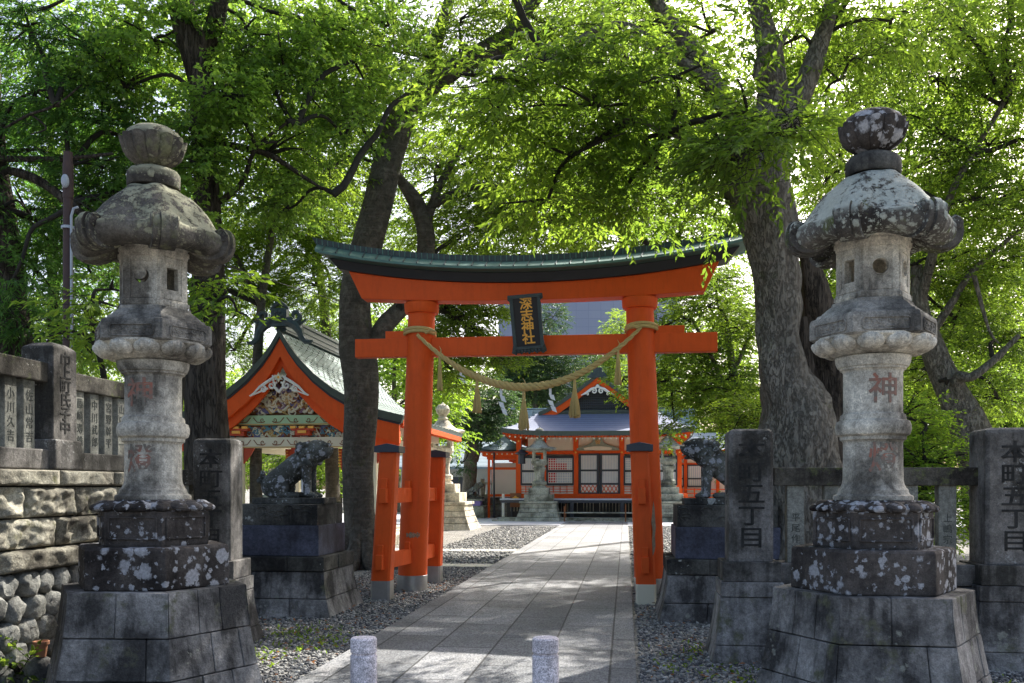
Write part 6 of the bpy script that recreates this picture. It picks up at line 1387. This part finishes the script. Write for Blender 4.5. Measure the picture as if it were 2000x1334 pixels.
# broad trees closing the canopy behind the gate and the stalls
tree('zelkova_tree', 'broad fresh-green tree whose crown closes the sky above the gate', 'tree', gb(1265, 27), [[(1262, 1000, 27, 14), (1262, 800, 27, 12), (1250, 600, 27, 10), (1200, 420, 27, 7), (1150, 300, 27, 5)], [(1255, 650, 27, 7), (1330, 450, 27, 5), (1400, 300, 27, 3)], [(1200, 420, 27, 5), (1080, 300, 26, 4), (980, 200, 26, 2)]],
     auto([(1000, 290, 26, 90, 70, 1.6, 1.6), (1100, 230, 26, 110, 70, 1.8, 1.8), (1250, 230, 26, 120, 80, 1.8, 1.8), (1160, 130, 25, 120, 60, 1.8, 1.4), (1020, 130, 25, 60, 40, 1.5, .8), (1330, 120, 25, 120, 80, 1.8, 1.6), (1140, 350, 27, 130, 70, 1.8, 2.2), (1300, 360, 27, 120, 80, 1.8, 2.2), (1040, 430, 27, 110, 60, 1.8, 2.2), (1220, 470, 27, 130, 60, 1.8, 2.4), (1390, 470, 27, 90, 60, 1.8, 2.2), (930, 380, 26, 70, 70, 1.6, 1.8), (1380, 260, 26, 70, 80, 1.6, 1.6), (950, 500, 27, 90, 40, 1.6, 2), (1200, 30, 24, 160, 60, 1.8, 1.4), (880, 230, 26, 50, 70, 1.5, 1.4), (800, 410, 26, 50, 80, 1.5, 1.8), (1430, 590, 27, 60, 60, 1.5, 1.8), (730, 560, 28, 60, 60, 1.5, 1.8)], 'bg'), 'bg', M['L_mid'], M['bark_dark'], 101, attach=[(1250, 600, 27), (1200, 420, 27), (1150, 300, 27), (1330, 450, 27), (1400, 300, 27), (1080, 300, 26)])
tree('zelkova_tree', 'broad bright-crowned tree far behind the right lantern', 'tree', gb(1720, 24), [[(1720, 1010, 24, 16), (1722, 800, 24, 13), (1735, 600, 24, 10), (1760, 400, 24, 7), (1780, 250, 24, 4)], [(1735, 600, 24, 7), (1640, 420, 24, 5), (1600, 300, 24, 3)], [(1740, 560, 24, 6), (1870, 420, 24, 5), (1950, 330, 24, 3)]],
     auto([(1660, 90, 22, 120, 80, 1.6, 1.6), (1800, 60, 22, 120, 80, 1.6, 1.6), (1940, 90, 22, 100, 80, 1.6, 1.6), (1620, 230, 23, 100, 70, 1.6, 1.8), (1760, 220, 23, 100, 80, 1.6, 1.8), (1900, 230, 23, 110, 80, 1.6, 1.6), (1660, 380, 24, 100, 80, 1.6, 2), (1800, 360, 24, 90, 70, 1.6, 2), (1940, 380, 24, 90, 70, 1.6, 2), (1610, 560, 24, 70, 80, 1.6, 2), (1820, 500, 24, 100, 70, 1.6, 2), (1960, 540, 24, 80, 80, 1.6, 2), (1700, 680, 24, 100, 80, 1.6, 2.2), (1860, 660, 24, 100, 80, 1.6, 2.2), (1960, 740, 24, 80, 70, 1.6, 2.2), (1820, 800, 24, 100, 60, 1.6, 2.4), (1560, 100, 23, 80, 80, 1.6, 1.4), (1480, 180, 23, 60, 80, 1.4, 1.4)], 'bg', 1.3), 'bg', M['L_bright'], M['bark_dark'], 102)
tree('zelkova_tree', 'broad leafy tree closing the sky behind the ginkgo', 'tree', gb(500, 25), [[(500, 1010, 25, 14), (500, 800, 25, 12), (510, 600, 25, 9), (540, 400, 25, 6), (560, 250, 25, 4)], [(510, 600, 25, 6), (420, 430, 25, 4), (330, 350, 25, 3)]],
     auto([(520, 60, 22, 140, 80, 1.6, 1.6), (680, 70, 22, 110, 80, 1.6, 1.6), (360, 120, 23, 120, 90, 1.6, 1.6), (560, 220, 23, 110, 70, 1.6, 1.8), (680, 250, 24, 80, 80, 1.6, 2), (430, 280, 23, 100, 70, 1.6, 1.8), (620, 340, 24, 90, 70, 1.6, 2), (500, 390, 24, 100, 60, 1.6, 2), (330, 420, 24, 90, 80, 1.6, 1.8), (260, 560, 25, 80, 70, 1.6, 1.6), (440, 520, 25, 60, 60, 1.6, 2), (820, 280, 25, 60, 90, 1.6, 1.6)], 'bg'), 'bg', M['L_mid'], M['bark_dark'], 103)
tree('evergreen_tree', 'dense dark evergreen behind the cypress at the left edge', 'tree', gb(110, 21), [[(110, 1010, 21, 16), (105, 700, 21, 12), (100, 400, 21, 8), (100, 150, 21, 4)]],
     auto([(40, 80, 20, 120, 90, 1.5, 1.6), (180, 90, 20, 120, 90, 1.5, 1.6), (50, 260, 20, 110, 80, 1.5, 1.8), (200, 260, 20, 110, 80, 1.5, 1.8), (80, 420, 20, 120, 70, 1.5, 1.8), (220, 420, 21, 90, 70, 1.5, 1.6), (60, 570, 21, 110, 60, 1.5, 1.8), (120, 680, 21, 120, 40, 1.5, 1.4)], 'bg'), 'bg', M['L_ginkgo'], M['bark_dark'], 104)
# shrubs under the hall, at the pot, on the pedestal
tree('garden_bush', 'bright bush seen through the open carved hall beside the ringed trunk', 'bush', gb(650, 33), [[(650, 1000, 33, 4), (650, 900, 33, 2)]], auto([(650, 910, 33, 25, 50, .8, 2.6), (560, 890, 34, 40, 50, .8, 2), (480, 900, 34, 40, 50, .8, 2)], 'zel'), 'zel', M['L_yellow'], M['twig'], 90, 'bushes beyond the carved hall')
tree('leafy_plant', 'leafy green plant growing around the terracotta pot in the corner', 'plant', (-3.76, 7.35, 0), [], auto([(40, 1300, 7.3, 45, 25, .14, 1.5), (15, 1290, 7.35, 30, 30, .12, 1.5)], 'bush', 1.0), 'bush', M['L_mid'], M['twig'], 91, reach=False)
print('LEAVES', NLEAF)
